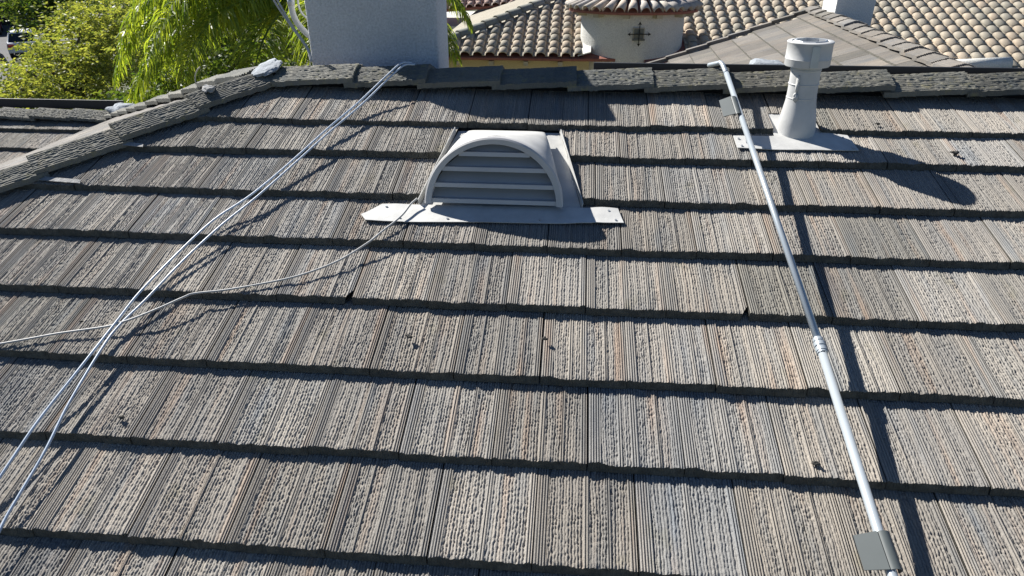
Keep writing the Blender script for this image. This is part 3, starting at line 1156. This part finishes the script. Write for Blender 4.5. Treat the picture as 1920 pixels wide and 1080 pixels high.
def clip_part(px_a, py_a, px_b, py_b, hgt, name, rad, wing_len):
    a, b = rp(px_a, py_a, hgt), rp(px_b, py_b, hgt)
    d = (b - a).normalized()
    nrm = Vector((0, -SN, CS))
    s = d.cross(nrm).normalized()
    if s.x > 0:
        s = -s
    mb = MB()
    # sleeve: most of a round
    k = 14
    ang = [math.pi * (-.15 + 1.35 * i / k) for i in range(k + 1)]
    ring = [(-s * -math.cos(t) * -1 * rad * -1 + nrm * math.sin(t) * rad) for t in ang]
    out = [q * 1.0 for q in ring]; inn = [q * .86 for q in ring]
    v = [a + q for q in out] + [b + q for q in out] + [a + q for q in inn] + [b + q for q in inn]
    m_ = k + 1
    f = []
    for i in range(k):
        f += [(i, i + 1, m_ + i + 1, m_ + i), (2 * m_ + i, 3 * m_ + i, 3 * m_ + i + 1, 2 * m_ + i + 1), (i, 2 * m_ + i, 2 * m_ + i + 1, i + 1), (m_ + i, m_ + i + 1, 3 * m_ + i + 1, 3 * m_ + i)]
    f += [(0, m_, 3 * m_, 2 * m_), (k, 2 * m_ + k, 3 * m_ + k, m_ + k)]
    mb.add(v, f)
    # flat leaf to the left, a little below the tube's crown, pointing down to the roof
    q = (s * .93 - nrm * .37).normalized()
    e0 = a + s * rad * .75 + nrm * rad * .66
    e1 = b + s * rad * .75 + nrm * rad * .66
    th = (q.cross(d)).normalized() * .004
    mb.prism([e0, e1, e1 + q * wing_len - d * .006, e0 + q * wing_len + d * .004], th)
    o = mb.obj(name, M['clip'], pole)
    autosmooth(o, 40)
    return o


clip_part(1374, 186, 1384, 218, .078, 'clip', .020, .058)
clip_part(1652, 1000, 1677, 1072, .09, 'clip', .022, .066)

# ------------------------------------------------------------------ cables on the roof
def run(pts, r, name, mat, label, n=8):
    P = [rp(x, y, h if y < 150 else max(.006, h * .62)) for x, y, h in pts]
    return MB().tube(spline(P, 6), r, n).thing(name, mat, label, 'cable', smooth=True)


run([(772, 118, .085), (752, 119, .090), (725, 142, .07), (672, 192, .055), (612, 243, .055), (540, 308, .05), (470, 366, .045), (400, 413, .035), (330, 478, .03), (262, 548, .035), (216, 606, .035),
     (150, 690, .045), (75, 785, .045), (30, 850, .04), (-25, 935, .03), (-90, 1060, .02), (-240, 1330, .02)], .0050, 'cable', M['cable'],
    'pale blue white cable from the ridge that runs outermost to the left edge')
run([(778, 121, .080), (757, 123, .084), (730, 146, .062), (677, 197, .048), (617, 248, .047), (545, 313, .043), (478, 372, .038), (413, 424, .028), (342, 490, .024), (275, 560, .028), (222, 612, .026),
     (190, 655, .035), (130, 755, .045), (85, 845, .04), (38, 925, .035), (4, 985, .03), (-40, 1085, .02), (-130, 1330, .02)], .0050, 'cable', M['cable'],
    'pale blue white cable from the ridge that bends nearer the bottom edge')
run([(782, 372, .014), (770, 383, .012), (757, 400, .014), (742, 414, .018), (715, 435, .02), (690, 455, .016), (640, 486, .012), (590, 507, .010), (540, 522, .008), (480, 534, .008), (420, 544, .010), (365, 550, .016),
     (345, 557, .03), (300, 577, .035), (250, 597, .032), (222, 606, .026), (195, 613, .018), (110, 625, .012), (50, 636, .010), (-40, 652, .008), (-300, 700, .010)], .0044, 'cable', M['wire'],
    'thin grey wire from the vent apron to the left edge crossing under the cables')

# ------------------------------------------------------------------ debris on the tiles
for k, (x, y, s, lab) in enumerate(((765, 630, .013, 'dark moss lump on a tile below the vent'), (1021, 634, .010, 'small grey lump on a tile joint below the vent'),
                                   (1790, 286, .017, 'dark moss lump right of the pipe flashing'), (1527, 868, .011, 'small lump on a tile left of the pole'),
                                   (228, 782, .011, 'dark lump on a lower tile between the cables and the left joint'), (152, 603, .008, 'tiny dark lump on a tile near the cable crossing'),
                                   (1645, 232, .010, 'small dark lump on the top course right of the pipe'))):
    v, f = lump(rp(x, y, .001), (s * 1.05, s * .75, s * .5), 40 + k, sub=2, rough=.7)
    thing('moss_clump', v, f, M['debris'], lab, 'moss', smooth=True)
tb = rp(367, 158, .055)
tw = [tb, tb + Vector((.0, .01, .04)), tb + Vector((.02, .01, .075)), tb + Vector((.04, .01, .092))]
MB().tube(spline(tw, 4), .0035, 6).thing('twig', M['twig'], 'thin pale curved twig sticking up from the hip tiles', 'twig', smooth=True)
for k, (x, y, dx, dy, lab) in enumerate(((401, 391, 8, 7, 'short pale straw on a tile beside the twin cables'), (472, 538, 11, 8, 'short pale straw under the thin grey wire'))):
    MB().tube(spline([rp(x - 3, y + 1, .004), rp(x, y - 1, .010), rp(x + dx * .6, y + dy * .4, .010), rp(x + dx, y + dy, .003)], 4), .0016, 5).thing('straw', M['twig'], lab, 'straw', smooth=True)

# ------------------------------------------------------------------ neighbour's house
NS = R(17)
NT = math.tan(NS)
NB = Vector((0, 13.0, Z0 - 1.1))
nb = root('stucco_house', (3.2, 15, 0), 'stucco house with barrel tiled roofs and a round turret behind the ridge', 'house')
n_up = Vector((0, math.cos(NS), math.sin(NS)))
BW, BE = .272, .325


def npt(x, s, h=0.0):
    """point on the neighbour's camera-side slope: x, distance up the slope from the eave line, height off it"""
    return NB + Vector((x, 0, 0)) + n_up * s + Vector((0, -math.sin(NS), math.cos(NS))) * h


def barrel_mesh(name, mat, w=BW, L_=.40, hump=.078, t=.014, n=12):
    """S tile: a half-round barrel with a flat pan on its left, y up the slope"""
    prof = [(0.0, .004), (w * .10, .0), (w * .28, .0)]
    for k in range(n + 1):
        a = math.pi * (1 - k / n)
        prof.append((w * .64 + w * .36 * math.cos(a), .004 + hump * math.sin(a) ** .85))
    v = []
    for y, dz in ((0.0, 0.028), (L_, -.004)):
        for x, z in prof:
            v.append((x, y, z + dz))
    for y, dz in ((0.0, 0.028), (L_, -.004)):
        for x, z in prof:
            v.append((x, y, z + dz - t))
    m = len(prof)
    f = []
    for i in range(m - 1):
        f += [(i, i + 1, m + i + 1, m + i), (2 * m + i, 3 * m + i, 3 * m + i + 1, 2 * m + i + 1), (i, 2 * m + i, 2 * m + i + 1, i + 1)]
    f += [(0, m, 3 * m, 2 * m), (m - 1, 3 * m - 1, 4 * m - 1, 2 * m - 1)]
    me = mesh(name, v, f, mat)
    me.polygons.foreach_set('use_smooth', [(i % 3 == 0 and i < 3 * (m - 1)) for i in range(len(f))])
    return me


BM = barrel_mesh('barrel_tile', M['barrel'])
BMP = barrel_mesh('barrel_tile', M['barrel_pink'])
BMX = barrel_mesh('barrel_tile', M['barrel_mixed'], L_=.5)
XE = npt(0, 0)
hipx = lambda s: -3.22 + s * math.cos(NS)              # hip line of the left end, 45 degrees in plan
ndeck = MB().prism([npt(hipx(-.02), -.02, -.03), npt(1.6, -.02, -.03), npt(1.6, -1.6, -.03), npt(14, -1.6, -.03), npt(14, 4.6, -.03), npt(hipx(4.6), 4.6, -.03)], (0, 0, -.06)).obj('roof', M['terracotta'], nb)
ndeck['label'] = 'camera side slope of tan barrel tiles'


def hidden_by_gable(q):
    x, y = q
    if x < 1250 or x > 1800:
        return False
    left = 122 - (x - 1210) * .334
    right = 15 + (x - 1530) * .42
    return y > (left if x < 1530 else right) + 30


cnt = 0
for r_ in range(-5, 13):
    for k in range(-14, 50):
        x = k * BW + .05
        s = r_ * BE
        c_ = npt(x + BW / 2, s + .15, .05)
        q = px(c_)
        if q[0] > 1990 or q[1] < -25 or q[1] > 150 or hidden_by_gable(q):
            continue
        if x < 2.6 and r_ < 0:
            continue
        if .30 < x < 2.45 and s < 2.2:
            continue
        if 1.0 < x + .1 < 2.3:
            continue
        if x + BW < hipx(s):
            continue
        m = frame(npt(x, s, -.022), (1, 0, 0), n_up)
        clip = None
        if x < hipx(s + .4) + .02:
            clip = [(npt(hipx(0) + .06, 0), (-1, 1, 0))]
        o = tile_at(BM, m, ndeck, clip)
        if o:
            o.name = 'barrel_tile'
            cnt += 1
# hip tiles, left slope, eave board, walls
hl0, hl1 = npt(hipx(0), 0), npt(hipx(4.5), 4.5)


def half_pipe(mb, a, b, r0, r1, n=10, up=Vector((0, 0, 1)), t=.012):
    a, b = Vector(a), Vector(b)
    d = (b - a).normalized()
    s = d.cross(up).normalized()
    u_ = s.cross(d)
    v = []
    for p, r_ in ((a, r0), (b, r1)):
        for rr in (r_, r_ - t):
            for k in range(n + 1):
                an = math.pi * k / n
                v.append(p + s * math.cos(an) * rr + u_ * math.sin(an) * rr)
    m = n + 1
    f = []
    for i in range(n):
        f += [(i, i + 1, 2 * m + i + 1, 2 * m + i), (m + i, 3 * m + i, 3 * m + i + 1, m + i + 1), (i, m + i, m + i + 1, i + 1), (2 * m + i, 2 * m + i + 1, 3 * m + i + 1, 3 * m + i)]
    f += [(0, 2 * m, 3 * m, m), (n, m + n, 3 * m + n, 2 * m + n)]
    return mb.add(v, f)


hd = (hl1 - hl0).normalized()
for k in range(14):
    a = hl0 + hd * (k * .37 - .03) + Vector((0, 0, .055))
    b = hl0 + hd * (k * .37 + .41) + Vector((0, 0, .035))
    half_pipe(MB(), a, b, .135, .115).obj('hip_tile', M['barrel_dark'], nb, True)
lsl = plate('side_slope', [hl0 + Vector((0, 0, -.03)), hl1 + Vector((0, 0, -.03)), hl1 + Vector((0, 4, -.03)), hl0 + Vector((0, 12, -.03))], M['tan_slope'], nb, .05)
for r_ in range(7):
    for k in range(0, 14):
        pass
ev = MB().box(npt(-1.42, -.03, -.06), (3.55, .05, .045)).obj('eave_board', M['terracotta'], nb)
MB().box((-1.25, 15.2, (NB.z - .05) / 2), (3.4, 3.9, NB.z - .05)).obj('wall', M['yellow'], nb)['label'] = 'pale yellow stucco wall under the left eave'
for x in (-2.4, -1.66, -.91, -.17):
    MB().box((x, 13.12, NB.z - .16), (.10, .24, .09)).obj('rafter_tail', M['wood'], nb)
MB().box((8.4, 16.0, (NB.z - .6) / 2), (11, 6.0, NB.z - .6)).obj('wall', M['cream'], nb)

# turret
TC = Vector((1.345, 13.72, 0))
TQ = .70


def squash(o):
    for q in o.data.vertices:
        q.co.y = TC.y + (q.co.y - TC.y) * TQ
    return o


TR = 1.10
TE = Z0 - .20                                           # eave height
o = squash(MB().lathe([(TR, 0), (TR, TE + .1)], TC, 96).obj('turret_wall', M['cream'], nb, True))
o['label'] = 'round cream stucco turret wall with an iron cross'
cone = MB().lathe([(TR + .02, TE - .0), (TR + .27, TE - .045), (TR + .27, TE + .0), (.05, TE + .62)], TC, 64).obj('turret_roof', M['terracotta'], nb)
squash(cone)
cone['label'] = 'conical barrel tiled turret roof cut off by the top of the picture'
for k in range(34):
    an = 2 * math.pi * k / 34 + .04
    d = Vector((math.cos(an), math.sin(an), 0))
    if d.y > .55:
        continue
    upv = (-d * 1.30 + Vector((0, 0, .60))).normalized()
    ex = upv.cross(Vector((0, 0, 1)).cross(upv)).normalized()
    tang = Vector((0, 0, 1)).cross(d).normalized()
    squash(half_pipe(MB(), TC + d * (TR + .33) + Vector((0, 0, TE + .015)), TC + d * (TR - .12) + Vector((0, 0, TE + .20)), .105, .075, 8).obj('barrel_tile', M['barrel_mixed'], cone, True))
    squash(half_pipe(MB(), TC + d * (TR - .06) + Vector((0, 0, TE + .225)), TC + d * (TR - .50) + Vector((0, 0, TE + .40)), .085, .055, 8).obj('barrel_tile', M['barrel_mixed'], cone, True))
for an in (-2.75, -2.25, -1.72, -1.18, -.66, -.2):
    d = Vector((math.cos(an), math.sin(an), 0))
    squash(MB().box(TC + d * (TR + .09) + Vector((0, 0, TE - .075)), (.20, .13, .09), Matrix.Rotation(an, 3, 'Z')).obj('corbel', M['wood'], nb))
# iron cross in front of a small square pane
cxp = at_Y(1197, 63, TC.y - TR * TQ + .02)
ac = math.atan2(-(TC.y - cxp.y), cxp.x - TC.x)
cx_ = Vector((cxp.x, TC.y - TQ * math.sqrt(TR ** 2 - (cxp.x - TC.x) ** 2), cxp.z))
dout = (Vector((cx_.x, cx_.y, 0)) - Vector((TC.x, TC.y, 0))).normalized()
rz = Matrix.Rotation(math.atan2(dout.y, dout.x) + math.pi / 2, 3, 'Z')
win = MB().box(cx_ + dout * .005, (.24, .05, .235), rz).obj('window', M['wood'], nb)
MB().box(cx_ + dout * .022, (.20, .03, .195), rz).obj('pane', M['glass_green'], win)
MB().box(cx_ + dout * .05 + Vector((0, 0, -.115)), (.25, .06, .035), rz).obj('sill', M['glass_green'], win)
ic = MB()
tx = rz @ Vector((1, 0, 0))
p0 = cx_ + dout * .085
ic.tube([p0 - tx * .20, p0 + tx * .20], .009, 8)
ic.tube([p0 - Vector((0, 0, .20)), p0 + Vector((0, 0, .20))], .009, 8)
for d in (tx, -tx, Vector((0, 0, 1)), Vector((0, 0, -1))):
    sd = dout.cross(d)
    b = p0 + d * .195
    ic.prism([b - sd * .028 - dout * .006, b - d * .012 - dout * .006, b + sd * .028 - dout * .006, b + d * .05 - dout * .006], dout * .012)
    ic.prism([b - sd * .036 - d * .022 - dout * .005, b - sd * .022 - d * .008 - dout * .005, b - sd * .03 + d * .008 - dout * .005], dout * .010)
    ic.prism([b + sd * .036 - d * .022 - dout * .005, b + sd * .022 - d * .008 - dout * .005, b + sd * .03 + d * .008 - dout * .005], dout * .010)
    ic.tube([p0 + d * .06, p0 + d * .06 - dout * .09], .005, 6)
ic.obj('iron_cross', M['iron'], nb)['label'] = 'black wrought iron cross with arrow tips on the turret'
# rounded cream roll on the right slope
mb = MB()
a, b = npt(7.45, -.45, .10), npt(8.75, -.28, .10)
mb.tube([a, b], .135, 16)
mb.obj('parapet_roll', M['cream'], nb, True)
# tile flap and stucco skirt by the turret
v = [npt(.20, 0.0, .03), npt(.47, .02, .10), npt(.50, 1.1, .12), npt(.22, 1.1, .04)]
MB().prism(v, (0, 0, -.02)).obj('turret_flashing', M['cream'], nb)

# ------------------------------------------------------------------ far pink tiled house
fh = root('tiled_house', (-2, 25, 0), 'distant house with pinkish weathered barrel tiles beyond the turret house', 'house')
FB = at_Y(870, 27, 21.0)
f_up = Vector((.0, math.cos(NS), math.sin(NS)))
fd = plate('roof', [FB + Vector((-3, 0, -.04)), FB + Vector((4.2, 0, .50)), FB + Vector((4.2, 0, .50)) + f_up * 4, FB + Vector((-3, 0, -.04)) + f_up * 4], M['terracotta'], fh, .08)
fx = (Vector((7.2, 0, .54))).normalized()
for r_ in range(5):
    for k in range(24):
        m = frame(FB + Vector((-3, 0, -.04)) + fx * (k * .275) + f_up * (r_ * .34), fx, f_up)
        q = px(m.translation)
        if q[0] < 820 or q[0] > 1080 or q[1] < -30:
            continue
        o = tile_at(BMP, m @ Matrix.Rotation(rng.uniform(-.05, .05), 4, 'Z'), fd)
        o.name = 'barrel_tile'
MB().box((FB.x + .3, FB.y + 2.6, FB.z / 2 - .2), (6.4, 4.6, FB.z - .4)).obj('wall', M['cream'], fh)

# ------------------------------------------------------------------ dark building over the street
db = root('building', (-50, 60, 0), 'dark shaded building at the far side of the street in the top left corner', 'building')
fr = frame((-49.5, 56.5, 0), (.76, .65, 0), (-.65, .76, 0))


def loc(x, y, z):
    return fr @ Vector((x, y, z))


r3 = fr.to_3x3()
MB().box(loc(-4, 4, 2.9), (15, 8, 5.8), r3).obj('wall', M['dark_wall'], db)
MB().prism([loc(-12, -.6, 5.8), loc(4, -.6, 5.8), loc(4, 4, 7.4), loc(-12, 4, 7.4)], (0, 0, .2)).obj('roof', M['roof_dark'], db)
for x in (-8, -3.6, .8):
    dr = MB().box(loc(x, -.02, 1.2), (2.8, .08, 2.4), r3).obj('garage_door', M['roof_dark'], db)
    for k in range(4):
        MB().box(loc(x, -.09, .3 + k * .58), (2.6, .05, .5), r3).obj('door_panel', M['dark_wall'], dr)
    w_ = MB().box(loc(x, -.02, 4.2), (1.4, .1, 1.1), r3).obj('window', M['roof_dark'], db)
    MB().box(loc(x, -.08, 4.2), (1.2, .05, .9), r3).obj('pane', M['car_glass'], w_)


# ------------------------------------------------------------------ cars
def make_car(loc_, ang, paint, label):
    c = root('parked_car', loc_, label, 'car', 'cars parked on the street')
    rt = Matrix.Rotation(ang, 3, 'Z')
    T = lambda p: rt @ Vector(p) + Vector(loc_)
    # body shell: profile along x (front +x), section tapered
    prof = [(-2.2, .35), (-2.25, .75), (-2.15, .95), (-1.75, 1.0), (.75, .98), (1.9, .82), (2.2, .62), (2.22, .35)]
    mb = MB()
    v = []
    for y, k in ((-.88, 0), (-.80, 1), (.80, 1), (.88, 0)):
        for x, z in prof:
            v.append(T((x * (1.0 if k == 0 else .985), y if not (k == 0 and z > .9) else y * .97, z if k == 0 else z + .02)))
    n = len(prof)
    f = [(j * n + i, j * n + i + 1, (j + 1) * n + i + 1, (j + 1) * n + i) for j in range(3) for i in range(n - 1)]
    f += [tuple(range(n)), tuple(range(3 * n, 4 * n))[::-1]] + [(j * n, (j + 1) * n, (j + 1) * n + n - 1, j * n + n - 1) for j in range(3)]
    mb.add(v, f)
    bevel(autosmooth(mb.obj('body', paint, c), 30), .04, 2)
    lo = [(-1.95, .97), (-1.45, 1.48), (.15, 1.50), (1.0, .97)]
    cab = MB()
    v = [T((x, s * (.78 if z < 1.2 else .62), z)) for s in (-1, 1) for x, z in lo]
    cab.add(v, [(0, 1, 2, 3), (7, 6, 5, 4), (0, 4, 5, 1), (1, 5, 6, 2), (2, 6, 7, 3)])
    cab.obj('window', M['car_glass'], c)
    v = [T(p) for p in ((-1.50, -.62, 1.455), (.20, -.62, 1.475), (.20, .62, 1.475), (-1.50, .62, 1.455), (-1.42, -.55, 1.53), (.08, -.55, 1.55), (.08, .55, 1.55), (-1.42, .55, 1.53))]
    MB().add(v, [(3, 2, 1, 0), (4, 5, 6, 7), (0, 1, 5, 4), (1, 2, 6, 5), (2, 3, 7, 6), (3, 0, 4, 7)]).obj('car_roof', paint, c)
    for s in (-1, 1):
        for a, b in (((-1.93, s * .785, .97), (-1.45, s * .635, 1.49)), ((.97, s * .785, .97), (.15, s * .635, 1.50)), ((-.55, s * .79, .97), (-.55, s * .635, 1.49))):
            MB().tube([T(a), T(b)], .035, 6).obj('pillar', paint, c)
        for x in (-1.4, 1.4):
            wh = MB().tube([T((x, s * .70, .33)), T((x, s * .90, .33))], .33, 20).obj('wheel', M['tyre'], c)
            MB().tube([T((x, s * .85, .33)), T((x, s * .91, .33))], .20, 14).obj('rim', M['rim'], wh)
        MB().box(T((-2.22, s * .66, .80)), (.08, .34, .16), rt).obj('tail_light', M['tail'], c)
        MB().box(T((2.12, s * .62, .68)), (.12, .36, .13), rt).obj('headlight', M['rim'], c)
    return c


hd_ang = math.atan2(.75, -.55)
make_car((-35.9, 42.4, 0), hd_ang, M['car_white'], 'white car seen from behind on the street at left beside the trees')
make_car((-44.6, 55.6, 0), hd_ang, M['car_white'], 'white car farther along the street under the dark green tree')
make_car((-37.6, 40.6, 0), hd_ang + .1, M['car_silver'], 'pale silver car cut off by the left edge of the picture')
make_car((-46.2, 51.8, 0), hd_ang, M['car_red'], 'red car in front of the dark building at the left edge')


# ------------------------------------------------------------------ trees
def leaf_cloud(rs, centers, radii, n_spray, leaf, per, flat=.5, droop=.3):
    """sprays of small leaves through several ellipsoids; every leaf a folded quad"""
    V, F = [], []
    k = 0
    for (c, rad, wgt) in zip(centers, radii, n_spray):
        d = rs.normal(size=(wgt, 3))
        d /= np.linalg.norm(d, axis=1)[:, None]
        rr = rs.uniform(.25, 1.0, wgt) ** .5
        P = np.array(c) + d * rr[:, None] * np.array(rad)
        for p, dd in zip(P, d):
            ax = dd * .6 + rs.normal(size=3) * .6
            ax[2] = ax[2] * flat - droop
            ax /= np.linalg.norm(ax)
            sd = np.cross(ax, [0, 0, 1.0]); sd /= (np.linalg.norm(sd) + 1e-6)
            L_ = leaf * per * rs.uniform(.22, .38)
            for j in range(per):
                t = (j + rs.uniform()) / per
                b = p + ax * t * L_ + rs.normal(size=3) * leaf * .25
                s = 1 if j % 2 else -1
                o = (sd * s * rs.uniform(.6, 1.1) + ax * rs.uniform(.1, .7) + np.array([0, 0, rs.uniform(-.5, .25)]))
                o /= np.linalg.norm(o)
                l_ = leaf * rs.uniform(.7, 1.3)
                w_ = np.cross(o, ax + rs.normal(size=3) * .4); w_ /= (np.linalg.norm(w_) + 1e-6)
                w_ *= l_ * .24
                V += [b, b + o * l_ * .5 + w_, b + o * l_, b + o * l_ * .5 - w_]
                F.append((k, k + 1, k + 2, k + 3)); k += 4
    return V, F


def make_tree(name, base, crown, label, mat, seed, leaf=.14, per=16, group='trees beyond the roofs'):
    rs = np.random.RandomState(seed)
    base = Vector((base[0], base[1], 0))
    t = root(name, base, label, 'tree', group)
    cen = np.mean([c for c, r_, n_ in crown], axis=0)
    tk = MB()
    top = Vector(cen) + Vector((0, 0, -.3))
    mid = (base + top) / 2 + Vector((rs.uniform(-.3, .3), rs.uniform(-.3, .3), 0))
    tk.tube(spline([base, mid, top], 5), [.24 - .012 * i for i in range(11)], 9)
    for c, r_, n_ in crown:
        for j in range(5):
            e = Vector(c) + Vector(rs.normal(size=3) * np.array(r_) * .45)
            s0 = mid.lerp(top, rs.uniform(.2, 1))
            tk.tube(spline([s0, s0.lerp(e, .5) + Vector((0, 0, .2)), e], 4), [.09 - .009 * i for i in range(9)], 6)
    tk.obj('trunk', M['bark'], t, True)
    V, F = leaf_cloud(rs, [c for c, r_, n_ in crown], [r_ for c, r_, n_ in crown], [n_ for c, r_, n_ in crown], leaf, per)
    obj('crown', V, F, mat, t)
    return t


def C3(x, y, D):
    return tuple(at_depth(x, y, D))


make_tree('feathery_tree', C3(110, 200, 21)[:2], [(C3(30, 185, 20), (1.1, 1.1, .75), 170), (C3(120, 150, 21), (1.5, 1.3, 1.2), 330), (C3(150, 75, 22), (1.15, 1.1, .85), 220),
          (C3(205, 30, 23), (1.1, 1.2, .8), 200), (C3(210, 130, 22), (1.2, 1.2, 1.4), 220), (C3(60, 215, 20), (1.6, 1.0, .8), 200)],
          'yellow green feathery leaved tree in front of the parked cars', M['leaf_yellow'], 3, .115, 22)
make_tree('broadleaf_tree', C3(85, 120, 40)[:2], [(C3(70, 20, 40), (1.5, 1.4, .9), 130), (C3(115, -10, 41), (1.9, 1.5, 1.2), 180), (C3(45, -20, 40), (1.5, 1.4, .8), 110), (C3(120, 30, 41), (1.0, 1.0, .7), 70)],
          'dark green tree with hanging branches over the street at top left', M['leaf_green'], 5, .24, 14)
make_tree('broadleaf_tree', C3(330, 160, 34)[:2], [(C3(290, 40, 34), (2.6, 2.0, 2.0), 240), (C3(400, 30, 35), (2.8, 2.0, 2.2), 240), (C3(520, 40, 35), (2.6, 2.0, 2.2), 200), (C3(350, 120, 33), (3.4, 2, 1.8), 200)],
          'broad dark green tree behind the palm fronds', M['leaf_dark'], 8, .26, 14)
make_tree('broadleaf_tree', C3(620, 160, 40)[:2], [(C3(600, 30, 40), (3.2, 2.0, 2.4), 200), (C3(740, 20, 42), (3.2, 2.0, 2.4), 160)],
          'dark green tree behind the palm and the stucco chimney', M['leaf_dark'], 10, .26, 14)
make_tree('broadleaf_tree', C3(250, 60, 62)[:2], [(C3(180, -10, 60), (4.5, 3, 3.0), 170), (C3(330, -10, 62), (5, 3, 3), 200), (C3(450, -5, 64), (5, 3, 3), 160)],
          'distant green tree across the street at the top of the picture', M['leaf_green'], 12, .42, 12)
make_tree('garden_shrub', C3(360, 200, 13)[:2], [(C3(310, 200, 12.5), (.9, .8, .6), 170), (C3(400, 170, 12.5), (.9, .8, .55), 170), (C3(480, 140, 12.5), (.8, .8, .6), 140), (C3(250, 215, 12.5), (.5, .6, .4), 70)],
          'low green shrub top under the hanging palm leaflets', M['leaf_green'], 14, .11, 14)


def make_palm(base, crown, label, seed):
    rs = np.random.RandomState(seed)
    t = root('palm_tree', (base[0], base[1], 0), label, 'palm', 'trees beyond the roofs')
    c = Vector(crown)
    pts = spline([Vector((base[0], base[1], 0)), Vector((base[0] + .1, base[1], c.z * .5)), c - Vector((0, 0, .3))], 8)
    MB().tube(pts, [.19 - .003 * i for i in range(len(pts))], 12).obj('trunk', M['bark'], t, True)
    fr_ = [(180, 3.9, .55), (172, 3.7, .30), (188, 3.6, .8), (196, 3.8, .40), (205, 3.5, .65), (160, 3.6, .5), (150, 3.4, .75), (214, 3.3, .3), (225, 3.2, .6), (240, 3.0, .45),
           (262, 2.7, .3), (285, 2.7, .5), (305, 2.6, .35), (350, 2.75, .45), (8, 2.9, .75), (45, 2.6, .6), (80, 3.3, .5), (110, 3.3, .7), (135, 3.4, .5), (178, 3.2, 1.0), (195, 3.0, 1.1), (215, 2.8, 1.0),
           (230, 2.9, .85), (184, 4.1, .15), (166, 4.0, .12), (202, 3.9, .1)]
    for az, L_, el in fr_:
        az = R(az + rs.uniform(-5, 5))
        d = Vector((math.cos(az), math.sin(az), 0))
        e0 = el
        P = []
        p = c.copy()
        n = 26
        for i in range(n + 1):
            P.append(p.copy())
            s = i / n
            ang = e0 - (e0 + 1.25) * s ** 1.25
            p = p + (d * math.cos(ang) + Vector((0, 0, math.sin(ang)))) * (L_ / n)
        mb = MB()
        mb.tube(P, [.030 - .00095 * i for i in range(n + 1)], 5, cap=False)
        side = d.cross(Vector((0, 0, 1)))
        V, F = mb.v, mb.f
        for j in range(200):
            s = .10 + .90 * j / 200
            x = s * n
            i = min(int(x), n - 1)
            b = P[i].lerp(P[i + 1], x - i)
            tg = (P[i + 1] - P[i]).normalized()
            for sd in (-1, 1):
                ln = .68 * (math.sin(math.pi * min(1, (s * .86 + .12))) ** .55) * rs.uniform(.75, 1.15)
                out = (side * sd * rs.uniform(.5, 1.0) + tg * rs.uniform(.15, .7) + Vector((0, 0, rs.uniform(-.1, .55)))).normalized()
                q = [b]
                cur = out.copy()
                pp = b.copy()
                g = rs.uniform(.75, 1.25)
                for m_ in range(4):
                    pp = pp + cur * (ln / 4)
                    q.append(pp.copy())
                    cur = (cur + Vector((rs.uniform(-.05, .05), rs.uniform(-.05, .05), -.62 * g))).normalized()
                wd = cur.cross(Vector(rs.normal(size=3))).normalized() * .0105
                k = len(V)
                for m_, (pt, wf) in enumerate(zip(q, (.5, 1, .9, .6, .06))):
                    V.append(tuple(pt - wd * wf)); V.append(tuple(pt + wd * wf))
                for m_ in range(4):
                    F.append((k + 2 * m_, k + 2 * m_ + 1, k + 2 * m_ + 3, k + 2 * m_ + 2))
        obj('frond', V, F, M['leaf_palm'], t)
    return t


pc = at_depth(598, 22, 11.0)
make_palm((pc.x, pc.y), pc, 'queen palm with long drooping sunlit fronds behind the hip and chimney', 4)
